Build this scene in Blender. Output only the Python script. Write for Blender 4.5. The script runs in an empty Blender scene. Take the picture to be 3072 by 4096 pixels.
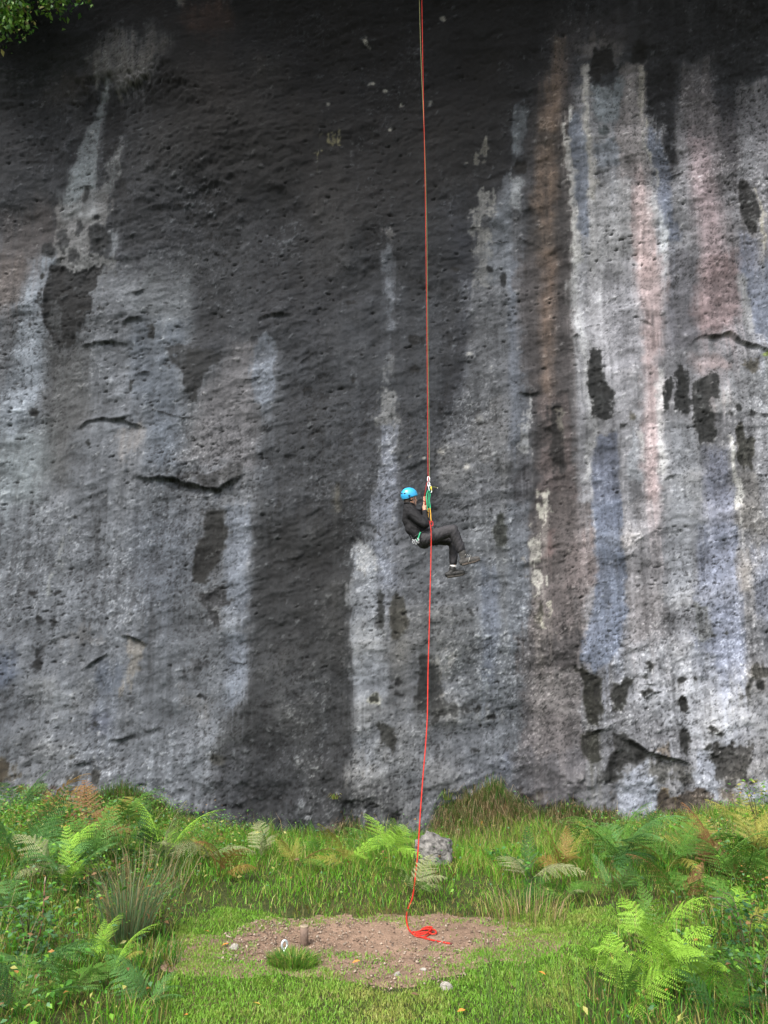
import bpy, bmesh, math, random
import numpy as np
from mathutils import Vector, Matrix

# ------------------------------------------------------------------ camera, sky, sun, exposure
SC = bpy.context.scene
COL = SC.collection
CAM_H = 1.9
PITCH = math.radians(13.0)
cam_data = bpy.data.cameras.new('camera')
cam_data.sensor_fit = 'HORIZONTAL'
cam_data.sensor_width = 36.0
cam_data.lens = 36.0
cam_data.clip_start = 0.05
cam_data.clip_end = 2000.0
cam = bpy.data.objects.new('camera', cam_data)
COL.objects.link(cam)
cam.location = (0, 0, CAM_H)
cam.rotation_euler = (math.pi / 2 + PITCH, 0, 0)
SC.camera = cam

SUN_EL, SUN_AZ = math.radians(48.0), math.radians(208.0)   # azimuth clockwise from +Y: behind and left of the camera
world = bpy.data.worlds.new('World')
SC.world = world
world.use_nodes = True
wn = world.node_tree
wn.nodes.clear()
w_out = wn.nodes.new('ShaderNodeOutputWorld')
w_bg = wn.nodes.new('ShaderNodeBackground')
w_sky = wn.nodes.new('ShaderNodeTexSky')
w_sky.sky_type = 'NISHITA'
w_sky.sun_disc = False
w_sky.sun_elevation = SUN_EL
w_sky.sun_rotation = SUN_AZ
w_sky.air_density = 1.0
w_sky.dust_density = 4.0
w_sky.ozone_density = 1.0
w_hsv = wn.nodes.new('ShaderNodeHueSaturation')             # an overcast, greyer sky
w_hsv.inputs['Saturation'].default_value = 0.42
w_bg.inputs['Strength'].default_value = 0.13
wn.links.new(w_sky.outputs[0], w_hsv.inputs['Color'])
wn.links.new(w_hsv.outputs[0], w_bg.inputs['Color'])
wn.links.new(w_bg.outputs[0], w_out.inputs['Surface'])

sun_data = bpy.data.lights.new('sun', 'SUN')
sun_data.energy = 1.4
sun_data.angle = math.radians(14.0)
sun_data.color = (1.0, 0.95, 0.88)
sun = bpy.data.objects.new('sun', sun_data)
COL.objects.link(sun)
sun_dir = Vector((math.sin(SUN_AZ) * math.cos(SUN_EL), math.cos(SUN_AZ) * math.cos(SUN_EL), math.sin(SUN_EL)))
sun.rotation_euler = sun_dir.to_track_quat('Z', 'Y').to_euler()
sun.location = sun_dir * 60

SC.view_settings.view_transform = 'Standard'
SC.view_settings.look = 'None'
SC.view_settings.exposure = 1.65
SC.view_settings.gamma = 1.0
SC.view_settings.use_curve_mapping = False

# ------------------------------------------------------------------ helpers
rnd = random.Random(7)
rng = np.random.default_rng(11)
CP, SP = math.cos(PITCH), math.sin(PITCH)

def px_dir(x, y):
    """direction of a point of the photograph (3072 x 4096)"""
    a = (np.asarray(x, float) - 1536.0) / 3072.0
    b = -(np.asarray(y, float) - 2048.0) / 3072.0
    return a, CP - SP * b, SP + CP * b

def at_depth(x, y, Y):
    dx, dy, dz = px_dir(x, y)
    t = Y / dy
    return Vector((float(dx * t), float(dy * t), float(CAM_H + dz * t)))

def lin(c):
    c = np.asarray(c, float) / 255.0
    return np.where(c <= 0.04045, c / 12.92, ((c + 0.055) / 1.055) ** 2.4)

_tabs = {}
def vnoise(x, y, seed):
    if seed not in _tabs:
        _tabs[seed] = np.random.default_rng(1000 + seed).random((256, 256)).astype(np.float32)
    t = _tabs[seed]
    xf = np.floor(x); yf = np.floor(y)
    fx = (x - xf).astype(np.float32); fy = (y - yf).astype(np.float32)
    fx = fx * fx * (3 - 2 * fx); fy = fy * fy * (3 - 2 * fy)
    xi = xf.astype(np.int32) & 255; yi = yf.astype(np.int32) & 255
    x1 = (xi + 1) & 255; y1 = (yi + 1) & 255
    a = t[yi, xi]; b = t[yi, x1]; c = t[y1, xi]; d = t[y1, x1]
    return (a + (b - a) * fx) * (1 - fy) + (c + (d - c) * fx) * fy

def fbm(x, y, octaves=4, seed=0, gain=0.5, lac=2.03):
    """about -1 .. 1"""
    s = 0; amp = 1.0; tot = 0.0; fx = 1.0
    for o in range(octaves):
        s = s + amp * (vnoise(x * fx + 17.3 * o, y * fx + 5.1 * o, seed * 13 + o) - 0.5)
        tot += amp; amp *= gain; fx *= lac
    return s * (2.4 / tot)

def cells(x, y, seed):
    """distance to the nearest feature point and that point's random number"""
    r1 = np.random.default_rng(2000 + seed).random((128, 128, 3)).astype(np.float32)
    xf = np.floor(x).astype(np.int32); yf = np.floor(y).astype(np.int32)
    best = np.full(x.shape, 9.0, np.float32); val = np.zeros(x.shape, np.float32)
    for j in (-1, 0, 1):
        for i in (-1, 0, 1):
            r = r1[(yf + j) & 127, (xf + i) & 127]
            dx = xf + i + r[..., 0] - x; dy = yf + j + r[..., 1] - y
            d = np.sqrt(dx * dx + dy * dy)
            m = d < best
            best = np.where(m, d, best); val = np.where(m, r[..., 2], val)
    return best, val

def sstep(a, b, x):
    t = np.clip((x - a) / (b - a), 0, 1)
    return t * t * (3 - 2 * t)

def in_poly(px, py, poly):
    inside = np.zeros(px.shape, bool)
    n = len(poly)
    for i in range(n):
        x0, y0 = poly[i]; x1, y1 = poly[(i + 1) % n]
        c = (y0 > py) != (y1 > py)
        xx = (x1 - x0) * (py - y0) / ((y1 - y0) if y1 != y0 else 1e-9) + x0
        inside ^= c & (px < xx)
    return inside

# ---- object helpers
def tag(o, label=None, cat=None, group=None, kind=None):
    if label: o['label'] = label
    if cat: o['category'] = cat
    if group: o['group'] = group
    if kind: o['kind'] = kind
    return o

def empty(name, loc, label, cat, group=None, rz=0.0):
    o = bpy.data.objects.new(name, None)
    o.empty_display_size = 0.1
    o.location = loc; o.rotation_euler = (0, 0, rz)
    COL.objects.link(o)
    return tag(o, label, cat, group)

def link(name, mesh, material=None, parent=None):
    o = bpy.data.objects.new(name, mesh)
    COL.objects.link(o)
    if material is not None and len(mesh.materials) == 0:
        mesh.materials.append(material)
    if parent is not None:
        o.parent = parent
        o.matrix_parent_inverse = Matrix.Translation(parent.location).inverted() if parent.rotation_euler.z == 0 else (Matrix.Translation(parent.location) @ Matrix.Rotation(parent.rotation_euler.z, 4, 'Z')).inverted()
    return o

def mesh_np(name, verts, faces4=None, faces3=None, col=None, smooth=False):
    verts = np.asarray(verts, np.float32).reshape(-1, 3)
    me = bpy.data.meshes.new(name)
    f4 = np.zeros((0, 4), np.int32) if faces4 is None else np.asarray(faces4, np.int32).reshape(-1, 4)
    f3 = np.zeros((0, 3), np.int32) if faces3 is None else np.asarray(faces3, np.int32).reshape(-1, 3)
    nl = f4.size + f3.size; npoly = len(f4) + len(f3)
    me.vertices.add(len(verts)); me.vertices.foreach_set('co', verts.ravel())
    me.loops.add(nl); me.loops.foreach_set('vertex_index', np.concatenate([f4.ravel(), f3.ravel()]))
    me.polygons.add(npoly)
    starts = np.concatenate([np.arange(len(f4)) * 4, f4.size + np.arange(len(f3)) * 3]).astype(np.int32)
    tot = np.concatenate([np.full(len(f4), 4), np.full(len(f3), 3)]).astype(np.int32)
    me.polygons.foreach_set('loop_start', starts); me.polygons.foreach_set('loop_total', tot)
    if smooth: me.polygons.foreach_set('use_smooth', np.ones(npoly, bool))
    me.update(calc_edges=True); me.validate()
    if col is not None:
        a = me.color_attributes.new('Col', 'FLOAT_COLOR', 'POINT')
        c = np.ones((len(verts), 4), np.float32); c[:, :3] = col
        a.data.foreach_set('color', c.ravel())
    return me

def bm_mesh(name, bm, smooth=True):
    me = bpy.data.meshes.new(name)
    bm.normal_update(); bm.to_mesh(me); bm.free()
    if smooth: me.polygons.foreach_set('use_smooth', np.ones(len(me.polygons), bool))
    me.update()
    return me

def tube_np(pts, radii, seg=8):
    """verts, quads of a tube through pts with a cap ring at each end"""
    P = np.asarray([tuple(p) for p in pts], float); n = len(P)
    R = np.full(n, radii) if np.isscalar(radii) else np.asarray(radii, float)
    T = np.gradient(P, axis=0); T /= np.linalg.norm(T, axis=1)[:, None] + 1e-12
    ref = np.array([0.0, 1.0, 0.05]) if abs(T[0][1]) < 0.8 else np.array([1.0, 0, 0.05])
    V = []
    u = np.cross(T[0], ref); u /= np.linalg.norm(u)
    for i in range(n):
        u = u - T[i] * np.dot(u, T[i]); u /= np.linalg.norm(u) + 1e-12
        w = np.cross(T[i], u)
        for k in range(seg):
            a = 2 * math.pi * k / seg
            V.append(P[i] + R[i] * (math.cos(a) * u + math.sin(a) * w))
    Q = [(i * seg + k, i * seg + (k + 1) % seg, (i + 1) * seg + (k + 1) % seg, (i + 1) * seg + k) for i in range(n - 1) for k in range(seg)]
    F3 = []
    V.append(P[0]); c0 = len(V) - 1; V.append(P[-1]); c1 = len(V) - 1
    for k in range(seg):
        F3.append((c0, (k + 1) % seg, k)); F3.append((c1, (n - 1) * seg + k, (n - 1) * seg + (k + 1) % seg))
    return np.array(V), Q, F3

def tube(name, pts, radii, material, parent=None, seg=8):
    v, q, t = tube_np(pts, radii, seg)
    return link(name, mesh_np(name, v, q, t, smooth=True), material, parent)

def spline(pts, n):
    """Catmull-Rom through pts, n samples a span"""
    P = [Vector(p) for p in pts]
    P = [P[0] * 2 - P[1]] + P + [P[-1] * 2 - P[-2]]
    out = []
    for i in range(1, len(P) - 2):
        for k in range(n):
            t = k / n
            a, b, c, d = P[i - 1], P[i], P[i + 1], P[i + 2]
            out.append(0.5 * ((2 * b) + (c - a) * t + (2 * a - 5 * b + 4 * c - d) * t * t + (3 * b - a - 3 * c + d) * t ** 3))
    out.append(P[-2].copy())
    return out

# ---- materials
def mat(name, color=(0.5, 0.5, 0.5), rough=0.7, vary=0.0, scale=20.0, bump=0.0, bscale=60.0, metal=0.0, attr=False, transl=0.0, spec=0.4, coat=0.0):
    m = bpy.data.materials.new(name); m.use_nodes = True
    nt = m.node_tree; N = nt.nodes; L = nt.links
    b = N['Principled BSDF']; out = N['Material Output']
    b.inputs['Roughness'].default_value = rough
    b.inputs['Metallic'].default_value = metal
    b.inputs['Specular IOR Level'].default_value = spec
    b.inputs['Coat Weight'].default_value = coat
    tc = N.new('ShaderNodeTexCoord')
    if attr:
        a = N.new('ShaderNodeVertexColor'); a.layer_name = 'Col'; src = a.outputs['Color']
    else:
        a = N.new('ShaderNodeRGB'); a.outputs[0].default_value = (*color, 1); src = a.outputs[0]
    if vary > 0:
        nz = N.new('ShaderNodeTexNoise'); nz.inputs['Scale'].default_value = scale; nz.inputs['Detail'].default_value = 4
        L.new(tc.outputs['Object'], nz.inputs['Vector'])
        mr = N.new('ShaderNodeMapRange'); mr.inputs['From Min'].default_value = 0.3; mr.inputs['From Max'].default_value = 0.7
        mr.inputs['To Min'].default_value = 1 - vary; mr.inputs['To Max'].default_value = 1 + vary
        L.new(nz.outputs['Fac'], mr.inputs['Value'])
        mx = N.new('ShaderNodeVectorMath'); mx.operation = 'SCALE'
        L.new(src, mx.inputs[0]); L.new(mr.outputs[0], mx.inputs['Scale'])
        src = mx.outputs[0]
    L.new(src, b.inputs['Base Color'])
    if bump > 0:
        nb = N.new('ShaderNodeTexNoise'); nb.inputs['Scale'].default_value = bscale; nb.inputs['Detail'].default_value = 5
        L.new(tc.outputs['Object'], nb.inputs['Vector'])
        bp = N.new('ShaderNodeBump'); bp.inputs['Strength'].default_value = bump; bp.inputs['Distance'].default_value = 0.02
        L.new(nb.outputs['Fac'], bp.inputs['Height']); L.new(bp.outputs[0], b.inputs['Normal'])
    if transl > 0:
        tr = N.new('ShaderNodeBsdfTranslucent'); L.new(src, tr.inputs['Color'])
        ms = N.new('ShaderNodeMixShader'); ms.inputs[0].default_value = transl
        L.new(b.outputs[0], ms.inputs[1]); L.new(tr.outputs[0], ms.inputs[2]); L.new(ms.outputs[0], out.inputs['Surface'])
    return m
# ------------------------------------------------------------------ the cliff
def wall_y(x, z):
    zz = np.clip(z, 0, 15.0)
    return 13.3 - 0.03 * zz - 0.0105 * np.maximum(0, zz - 5.0) ** 2 + 0.012 * x + 0.006 * x * x * np.clip(1 - z / 16.0, 0, 1)

def wall_xz(px, py):
    """photograph point -> X, Z on the cliff's mean surface"""
    dx, dy, dz = px_dir(px, py)
    t = 13.0 / dy
    for _ in range(12):
        t = wall_y(dx * t, CAM_H + dz * t) / dy
    return dx * t, CAM_H + dz * t

CX = np.concatenate([[-40, -25, -16, -12, -10, -9, -8.4, -8], np.arange(-7.7, 7.7001, 0.0205), [8, 8.4, 9, 10, 12, 16, 25, 40]])
CZ = np.concatenate([[-1.6, -1.1], np.arange(-0.85, 15.0, 0.0205)])
GX, GZ = np.meshgrid(CX, CZ)
GX = GX.astype(np.float32); GZ = GZ.astype(np.float32)
NZ, NX = GX.shape

# shared noise fields
n_big = fbm(GX * 0.33, GZ * 0.33, 3, 1)
n_mid = fbm(GX * 1.6 + n_big, GZ * 2.0, 4, 2)
rotx = GX * 0.96 + GZ * 0.28; rotz = GZ * 0.96 - GX * 0.28        # beds dipping down to the left
n_bed = fbm(rotx * 2.2 + n_mid * 0.5, rotz * 9.0 + n_mid, 4, 3)
n_fin = fbm(GX * 8, GZ * 9, 4, 4, gain=0.7)
n_vfin = fbm(GX * 21, GZ * 23, 2, 5, gain=0.8)
n_str = fbm(GX * 6.0 + 0.4 * n_mid, GZ * 0.45, 4, 6)               # run-off streaks
n_str2 = fbm(GX * 15.0 + 0.3 * n_mid, GZ * 1.3, 3, 7)
n_str3 = fbm(GX * 34.0 + 0.3 * n_fin, GZ * 2.2, 2, 27)
warp1 = fbm(GX * 5, GZ * 5, 4, 8, gain=0.62)
warp2 = fbm(GX * 5 + 31, GZ * 5 + 7, 4, 9, gain=0.62)

color = np.empty((NZ, NX, 3), np.float32); color[:] = (60, 60, 63)
disp = np.zeros((NZ, NX), np.float32)                             # metres out of the wall

TILE = {'V': (0, 0, 1659 / 3072)}
for r_ in range(4):
    for c_ in range(3):
        TILE['%d%d' % (r_, c_)] = (1024 * c_, 1000 * r_, 1.62)

def to_wall(tile, pts):
    ox, oy, s = TILE[tile]
    return [tuple(float(v) for v in wall_xz(ox + p[0] / s, oy + p[1] / s)) for p in pts]

def poly_sdf(x, z, poly):
    d = np.full(x.shape, 1e9, np.float32)
    n = len(poly)
    for i in range(n):
        x0, z0 = poly[i]; x1, z1 = poly[(i + 1) % n]
        ex, ez = x1 - x0, z1 - z0
        wx, wz = x - x0, z - z0
        t = np.clip((wx * ex + wz * ez) / (ex * ex + ez * ez + 1e-9), 0, 1)
        d = np.minimum(d, (wx - ex * t) ** 2 + (wz - ez * t) ** 2)
    return np.where(in_poly(x, z, poly), -1, 1) * np.sqrt(d)

FRESH = []
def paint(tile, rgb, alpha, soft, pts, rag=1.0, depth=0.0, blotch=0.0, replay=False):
    """lay one stain or painted shade on the rock: soft = edge width in metres, rag = raggedness, depth = hollow under it, blotch = break-up"""
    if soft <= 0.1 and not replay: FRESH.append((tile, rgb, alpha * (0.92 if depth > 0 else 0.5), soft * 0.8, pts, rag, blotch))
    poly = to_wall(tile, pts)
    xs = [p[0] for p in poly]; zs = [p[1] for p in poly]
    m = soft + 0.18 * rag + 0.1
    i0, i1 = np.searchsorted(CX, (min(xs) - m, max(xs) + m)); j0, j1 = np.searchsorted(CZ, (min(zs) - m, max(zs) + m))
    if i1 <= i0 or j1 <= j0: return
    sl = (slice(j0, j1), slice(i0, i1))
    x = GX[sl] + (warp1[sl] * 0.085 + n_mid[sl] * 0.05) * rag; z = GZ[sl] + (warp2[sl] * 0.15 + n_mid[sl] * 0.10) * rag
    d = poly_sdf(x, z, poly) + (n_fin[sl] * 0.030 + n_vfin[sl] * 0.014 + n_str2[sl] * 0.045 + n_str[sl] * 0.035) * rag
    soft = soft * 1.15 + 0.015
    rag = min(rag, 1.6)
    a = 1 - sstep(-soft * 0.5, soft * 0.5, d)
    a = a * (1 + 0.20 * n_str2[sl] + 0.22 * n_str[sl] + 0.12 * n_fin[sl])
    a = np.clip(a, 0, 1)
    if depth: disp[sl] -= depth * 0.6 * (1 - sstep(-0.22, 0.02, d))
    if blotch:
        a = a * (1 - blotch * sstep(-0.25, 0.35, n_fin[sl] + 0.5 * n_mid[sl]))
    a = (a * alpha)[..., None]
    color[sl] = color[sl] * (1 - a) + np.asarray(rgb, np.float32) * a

def streak(tile, rgb, alpha, soft, pts, rag=1.0, blotch=0.0):
    """pts = (x, y, width) down the run-off"""
    l = [(p[0] - p[2] / 2, p[1]) for p in pts]; r = [(p[0] + p[2] / 2, p[1]) for p in pts]
    paint(tile, rgb, alpha, soft, l + r[::-1], rag, 0.0, blotch)

def blob(tile, rgb, alpha, soft, x, y, rx, ry=None, depth=0.0, rag=0.6):
    ry = ry or rx
    paint(tile, rgb, alpha, soft, [(x + rx * math.cos(t * 0.628), y + ry * math.sin(t * 0.628)) for t in range(10)], rag, depth)

def crack(tile, pts, lip=0.10, reach=0.22, under=0.05, dark=(38, 36, 33), w=0.05):
    """an overlapping lip of rock: the part above the line stands proud"""
    P = to_wall(tile, pts)
    xs = np.array([p[0] for p in P]); zs = np.array([p[1] for p in P])
    o = np.argsort(xs); xs = xs[o]; zs = zs[o]
    i0, i1 = np.searchsorted(CX, (xs[0], xs[-1])); j0, j1 = np.searchsorted(CZ, (zs.min() - 1.0, zs.max() + 1.2))
    sl = (slice(j0, j1), slice(i0, i1))
    x = GX[sl]; s = GZ[sl] + warp2[sl] * 0.03 - np.interp(x, xs, zs)
    end = np.sin(np.pi * np.clip((x - xs[0]) / (xs[-1] - xs[0]), 0, 1)) ** 0.6
    t = sstep(-0.07, 0.01, s)
    d = t * lip * np.exp(-np.maximum(s, 0) / reach) - (1 - t) * under * np.exp(np.minimum(s, 0) / (reach * 0.5))
    br_ = np.clip(0.45 + 0.75 * vnoise(x * 7.0, x * 0 + zs[0] * 3, 55) + 0.35 * n_fin[sl], 0.15, 1.3) * 0.8
    d = d * br_
    disp[sl] += d * end
    a = ((np.abs(s + w * 0.3) < w * 0.38 * end * br_ * (1 + 0.6 * n_fin[sl])) * 0.6)[..., None]
    color[sl] = color[sl] * (1 - a) + np.asarray(dark, np.float32) * a

P_, S_, B_ = paint, streak, blob
# ---- broad tones
P_('V', (96, 99, 105), .95, .5, [(-60, 480), (180, 560), (420, 545), (420, 760), (600, 760), (600, 880), (560, 960), (560, 1480), (480, 1860), (-60, 1860)])
P_('V', (122, 120, 124), .95, .35, [(1240, 180), (1720, 260), (1720, 1860), (1230, 1860), (1150, 1400), (1240, 900)])
P_('V', (88, 88, 93), .9, .3, [(1040, 400), (1140, 360), (1150, 1000), (1150, 1860), (930, 1860), (930, 1300), (960, 950)])
P_('V', (74, 66, 63), .85, .2, [(1150, 100), (1240, 100), (1245, 900), (1240, 1400), (1230, 1760), (1140, 1760), (1150, 900)])
P_('V', (94, 96, 101), .8, .3, [(770, 1130), (900, 1120), (1140, 1150), (1140, 1860), (760, 1860)])
P_('V', (55, 54, 53), .85, .2, [(560, 900), (750, 860), (770, 1100), (755, 1500), (770, 1860), (500, 1860), (540, 1500)])
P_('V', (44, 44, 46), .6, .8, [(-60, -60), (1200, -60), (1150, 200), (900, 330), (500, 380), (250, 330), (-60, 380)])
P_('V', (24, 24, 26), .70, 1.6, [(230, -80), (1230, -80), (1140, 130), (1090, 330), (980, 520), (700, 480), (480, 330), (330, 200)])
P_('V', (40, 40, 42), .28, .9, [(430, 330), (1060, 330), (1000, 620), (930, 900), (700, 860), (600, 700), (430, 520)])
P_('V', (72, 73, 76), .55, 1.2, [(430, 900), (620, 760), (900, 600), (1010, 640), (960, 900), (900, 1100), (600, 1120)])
# ---- top left
P_('00', (100, 96, 93), .9, .3, [(600, 470), (560, 380), (640, 270), (800, 180), (980, 200), (1110, 310), (1120, 390), (1020, 450), (960, 500), (860, 520), (720, 500)], 1.2)
P_('00', (112, 106, 102), .6, .15, [(850, 420), (980, 350), (1110, 380), (1000, 450), (960, 510), (860, 520)], 1.5)
P_('00', (72, 70, 64), .55, .35, [(300, 330), (450, 250), (600, 230), (620, 380), (480, 420), (330, 440)])
P_('00', (80, 68, 60), .6, .3, [(330, 470), (600, 450), (600, 560), (420, 640), (250, 620)])
for fx, fy in ((820, 560), (870, 530), (920, 520), (960, 510), (1000, 480), (640, 520), (780, 600)):
    S_('00', (98, 96, 94), .75, .06, [(fx, fy - 60, 40), (fx + 3, fy, 24), (fx, fy + 50, 8)], .8)
S_('00', (114, 120, 124), .92, .09, [(700, 510, 25), (680, 620, 35), (612, 720, 70), (590, 850, 85), (560, 1000, 130), (520, 1150, 190), (500, 1300, 250), (500, 1400, 290)])
P_('00', (128, 134, 138), .6, .15, [(440, 1090), (600, 1080), (650, 1150), (500, 1330), (420, 1330), (360, 1250)])
S_('00', (108, 110, 112), .85, .07, [(800, 880, 12), (790, 960, 30), (750, 1060, 60), (730, 1140, 70), (680, 1230, 60)])
S_('00', (118, 122, 128), .85, .07, [(735, 1450, 50), (730, 1550, 50), (690, 1640, 40)])
P_('00', (114, 112, 112), .88, .08, [(330, 1300), (690, 1200), (680, 1430), (560, 1480), (560, 1600), (700, 1640), (690, 1720), (480, 1720), (400, 1740), (340, 1600), (320, 1450)], 1.2)
for x, y, rx, ry in ((630, 1520, 72, 84), (620, 1385, 28, 28), (385, 1545, 40, 46), (500, 1450, 30, 52), (465, 1630, 40, 46), (365, 1480, 25, 22), (545, 1245, 18, 30), (700, 1640, 15, 15), (690, 760, 30, 60)):
    B_('00', (52, 52, 52), .92, .06, x, y, rx, ry, .03)
S_('00', (124, 130, 140), .9, .12, [(270, 1560, 90), (240, 1640, 150), (220, 1782, 140)])
B_('00', (52, 52, 52), .9, .06, 280, 1580, 45, 50, .03)
P_('00', (90, 78, 74), .7, .4, [(0, 1380), (250, 1250), (330, 1300), (330, 1500), (200, 1600), (150, 1782), (-60, 1782)])
P_('00', (80, 80, 82), .6, .6, [(950, 1700), (1659, 1400), (1659, 1782), (920, 1782)])
P_('00', (96, 58, 42), .75, .3, [(1210, 80), (1300, -60), (1450, -60), (1530, 150), (1480, 220), (1350, 300), (1240, 300)], 1.5)
P_('00', (56, 48, 43), .55, .6, [(1100, 400), (1500, 450), (1659, 500), (1659, 800), (1300, 700)])
B_('00', (120, 112, 104), .8, .1, 1180, 20, 22, 50)
# ---- top centre
P_('01', (66, 57, 47), .6, .4, [(0, 350), (250, 380), (180, 560), (0, 620)])
P_('01', (50, 45, 41), .45, .3, [(480, -40), (620, -40), (600, 480), (490, 480)])
for x, y, rx, ry in ((710, 270, 14, 17), (735, 305, 9, 9), (750, 520, 24, 10), (465, 685, 10, 9), (872, 805, 8, 8), (945, 665, 11, 11), (838, 562, 6, 6), (1125, 655, 8, 8), (1210, 95, 16, 14)):
    B_('01', (165, 158, 142), .8, .05, x, y, rx, ry, -.02)
for q in ([(540, 850, 14), (520, 910, 18)], [(480, 870, 14), (465, 940, 20)], [(410, 890, 10), (400, 1000, 16), (405, 1100, 10)]):
    S_('01', (158, 146, 84), .75, .05, q, 1.5)
P_('01', (70, 63, 57), .5, .5, [(400, 900), (560, 850), (600, 1100), (560, 1782), (300, 1782), (360, 1200)])
S_('01', (126, 120, 114), .55, .1, [(665, 850, 12), (655, 920, 34), (640, 1100, 20)], 2.2)
B_('01', (128, 122, 119), .75, .1, 880, 1500, 36, 30, 0, 2)
B_('01', (90, 90, 92), .6, .2, 860, 1560, 44, 95, 0, 2)
S_('01', (92, 96, 104), .85, .08, [(850, 1640, 50), (850, 1782, 90)])
P_('01', (64, 65, 68), .55, .9, [(0, 1500), (700, 1400), (1100, 1300), (1400, 1200), (1400, 1782), (0, 1782)])
P_('01', (58, 60, 70), .55, .4, [(1250, 1300), (1420, 1200), (1400, 1782), (1280, 1782)])
P_('01', (98, 103, 111), .8, .1, [(1600, 1110), (1659, 1080), (1659, 1790), (1500, 1790), (1520, 1500), (1560, 1300), (1590, 1200)])
S_('01', (132, 126, 110), .65, .08, [(1510, 830, 10), (1500, 920, 24), (1420, 1030, 64)], 2)
S_('01', (150, 147, 140), .75, .08, [(1500, 1220, 60), (1490, 1330, 90), (1450, 1420, 60), (1470, 1560, 60), (1480, 1700, 60), (1480, 1790, 50)], 2, .5)
# ---- top right
P_('02', (40, 38, 39), .6, .4, [(0, -60), (1700, -60), (1700, 380), (1480, 460), (1060, 380), (860, 400), (700, 300), (400, 240), (0, 400)])
P_('02', (76, 67, 67), .7, .4, [(230, 100), (700, 80), (760, 280), (700, 330), (420, 330), (230, 300)])
P_('02', (104, 97, 93), .6, .15, [(400, 230), (560, 200), (640, 260), (720, 300), (700, 380), (560, 300), (440, 360)])
P_('02', (66, 59, 56), .8, .2, [(150, 450), (370, 450), (390, 900), (400, 1790), (120, 1790), (150, 900)])
S_('02', (114, 90, 73), .85, .2, [(310, 220, 90), (300, 400, 110), (275, 500, 130), (250, 700, 120), (235, 900, 110), (240, 1050, 140), (230, 1200, 150), (220, 1350, 120), (240, 1500, 80), (250, 1782, 80)])
B_('02', (62, 54, 48), .7, .15, 225, 870, 80, 40); B_('02', (66, 56, 50), .6, .15, 190, 640, 30, 70); B_('02', (62, 54, 48), .5, .2, 230, 1530, 90, 60)
P_('02', (92, 98, 104), .75, .08, [(10, 660), (100, 640), (100, 800), (60, 960), (0, 1000)])
P_('02', (130, 133, 136), .85, .08, [(0, 1120), (60, 1110), (50, 1330), (0, 1280)])
P_('02', (152, 149, 150), .85, .25, [(520, 1150), (940, 1150), (960, 1500), (1000, 1790), (420, 1790), (500, 1400)])
P_('02', (134, 125, 124), .85, .1, [(720, 430), (860, 400), (880, 700), (880, 900), (930, 1100), (700, 1150), (690, 760), (730, 640)])
P_('02', (120, 127, 133), .85, .09, [(530, 510), (640, 560), (720, 500), (700, 700), (600, 780), (535, 740)])
P_('02', (114, 119, 129), .8, .1, [(560, 900), (680, 880), (700, 1050), (560, 1060)])
S_('02', (144, 139, 132), .9, .08, [(475, 400, 60), (485, 520, 50), (490, 700, 40), (500, 900, 60), (520, 1100, 60), (520, 1250, 60)])
S_('02', (99, 105, 119), .9, .08, [(430, 720, 70), (440, 900, 90), (450, 1100, 90), (460, 1300, 70), (480, 1500, 50)])
S_('02', (166, 162, 157), .85, .07, [(375, 700, 16), (365, 790, 40), (360, 880, 36), (382, 980, 36), (395, 1150, 30), (410, 1350, 40), (430, 1600, 60), (430, 1700, 60)], 1.3)
P_('02', (38, 36, 32), .92, .1, [(540, 310), (640, 290), (690, 400), (660, 440), (560, 460), (520, 480)], 1, .05)
B_('02', (38, 36, 32), .9, .1, 820, 345, 48, 62, .05); B_('02', (66, 72, 72), .9, .06, 600, 832, 38, 30)
S_('02', (168, 160, 142), .85, .05, [(855, 420, 16), (855, 700, 20), (890, 900, 28), (940, 1080, 36), (950, 1200, 40)])
P_('02', (46, 44, 46), .85, .12, [(875, 430), (1060, 400), (1070, 700), (1100, 1000), (1040, 1080), (1000, 800), (890, 700)])
S_('02', (94, 100, 117), .9, .09, [(920, 800, 60), (960, 950, 110), (990, 1080, 90), (985, 1250, 100), (1000, 1400, 80), (1050, 1550, 80)])
P_('02', (114, 104, 106), .75, .3, [(1080, 420), (1300, 350), (1350, 600), (1400, 950), (1400, 1300), (1470, 1500), (1480, 1790), (1250, 1790), (1150, 1300), (1130, 900)])
S_('02', (146, 122, 124), .75, .25, [(1230, 850, 130), (1270, 1200, 160), (1300, 1500, 130), (1350, 1790, 150)])
S_('02', (176, 147, 144), .85, .18, [(840, 1050, 60), (830, 1300, 120), (870, 1500, 140), (890, 1790, 170)])
S_('02', (178, 178, 180), .85, .1, [(960, 1350, 50), (980, 1500, 60), (1000, 1790, 44)])
P_('02', (68, 62, 64), .8, .2, [(1340, 520), (1480, 600), (1480, 1000), (1450, 1200), (1390, 900)])
P_('02', (122, 118, 122), .8, .2, [(1500, 480), (1720, 480), (1720, 1790), (1480, 1790), (1460, 1200), (1640, 1000), (1500, 800)])
P_('02', (60, 56, 53), .95, .05, [(1480, 1180), (1530, 1160), (1570, 1240), (1610, 1380), (1590, 1480), (1550, 1500), (1500, 1430), (1465, 1280)], .6, .04)
S_('02', (174, 164, 144), .8, .05, [(1578, 1230, 16), (1622, 1370, 18), (1645, 1600, 24)])
P_('02', (118, 121, 140), .85, .12, [(1480, 1510), (1600, 1540), (1640, 1790), (1480, 1790)])
B_('02', (30, 28, 27), .95, .04, 50, 1050, 50, 28, .08)
crack('02', [(1020, 1110), (1060, 1100), (1130, 1090)], .06, .15, .05)
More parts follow.
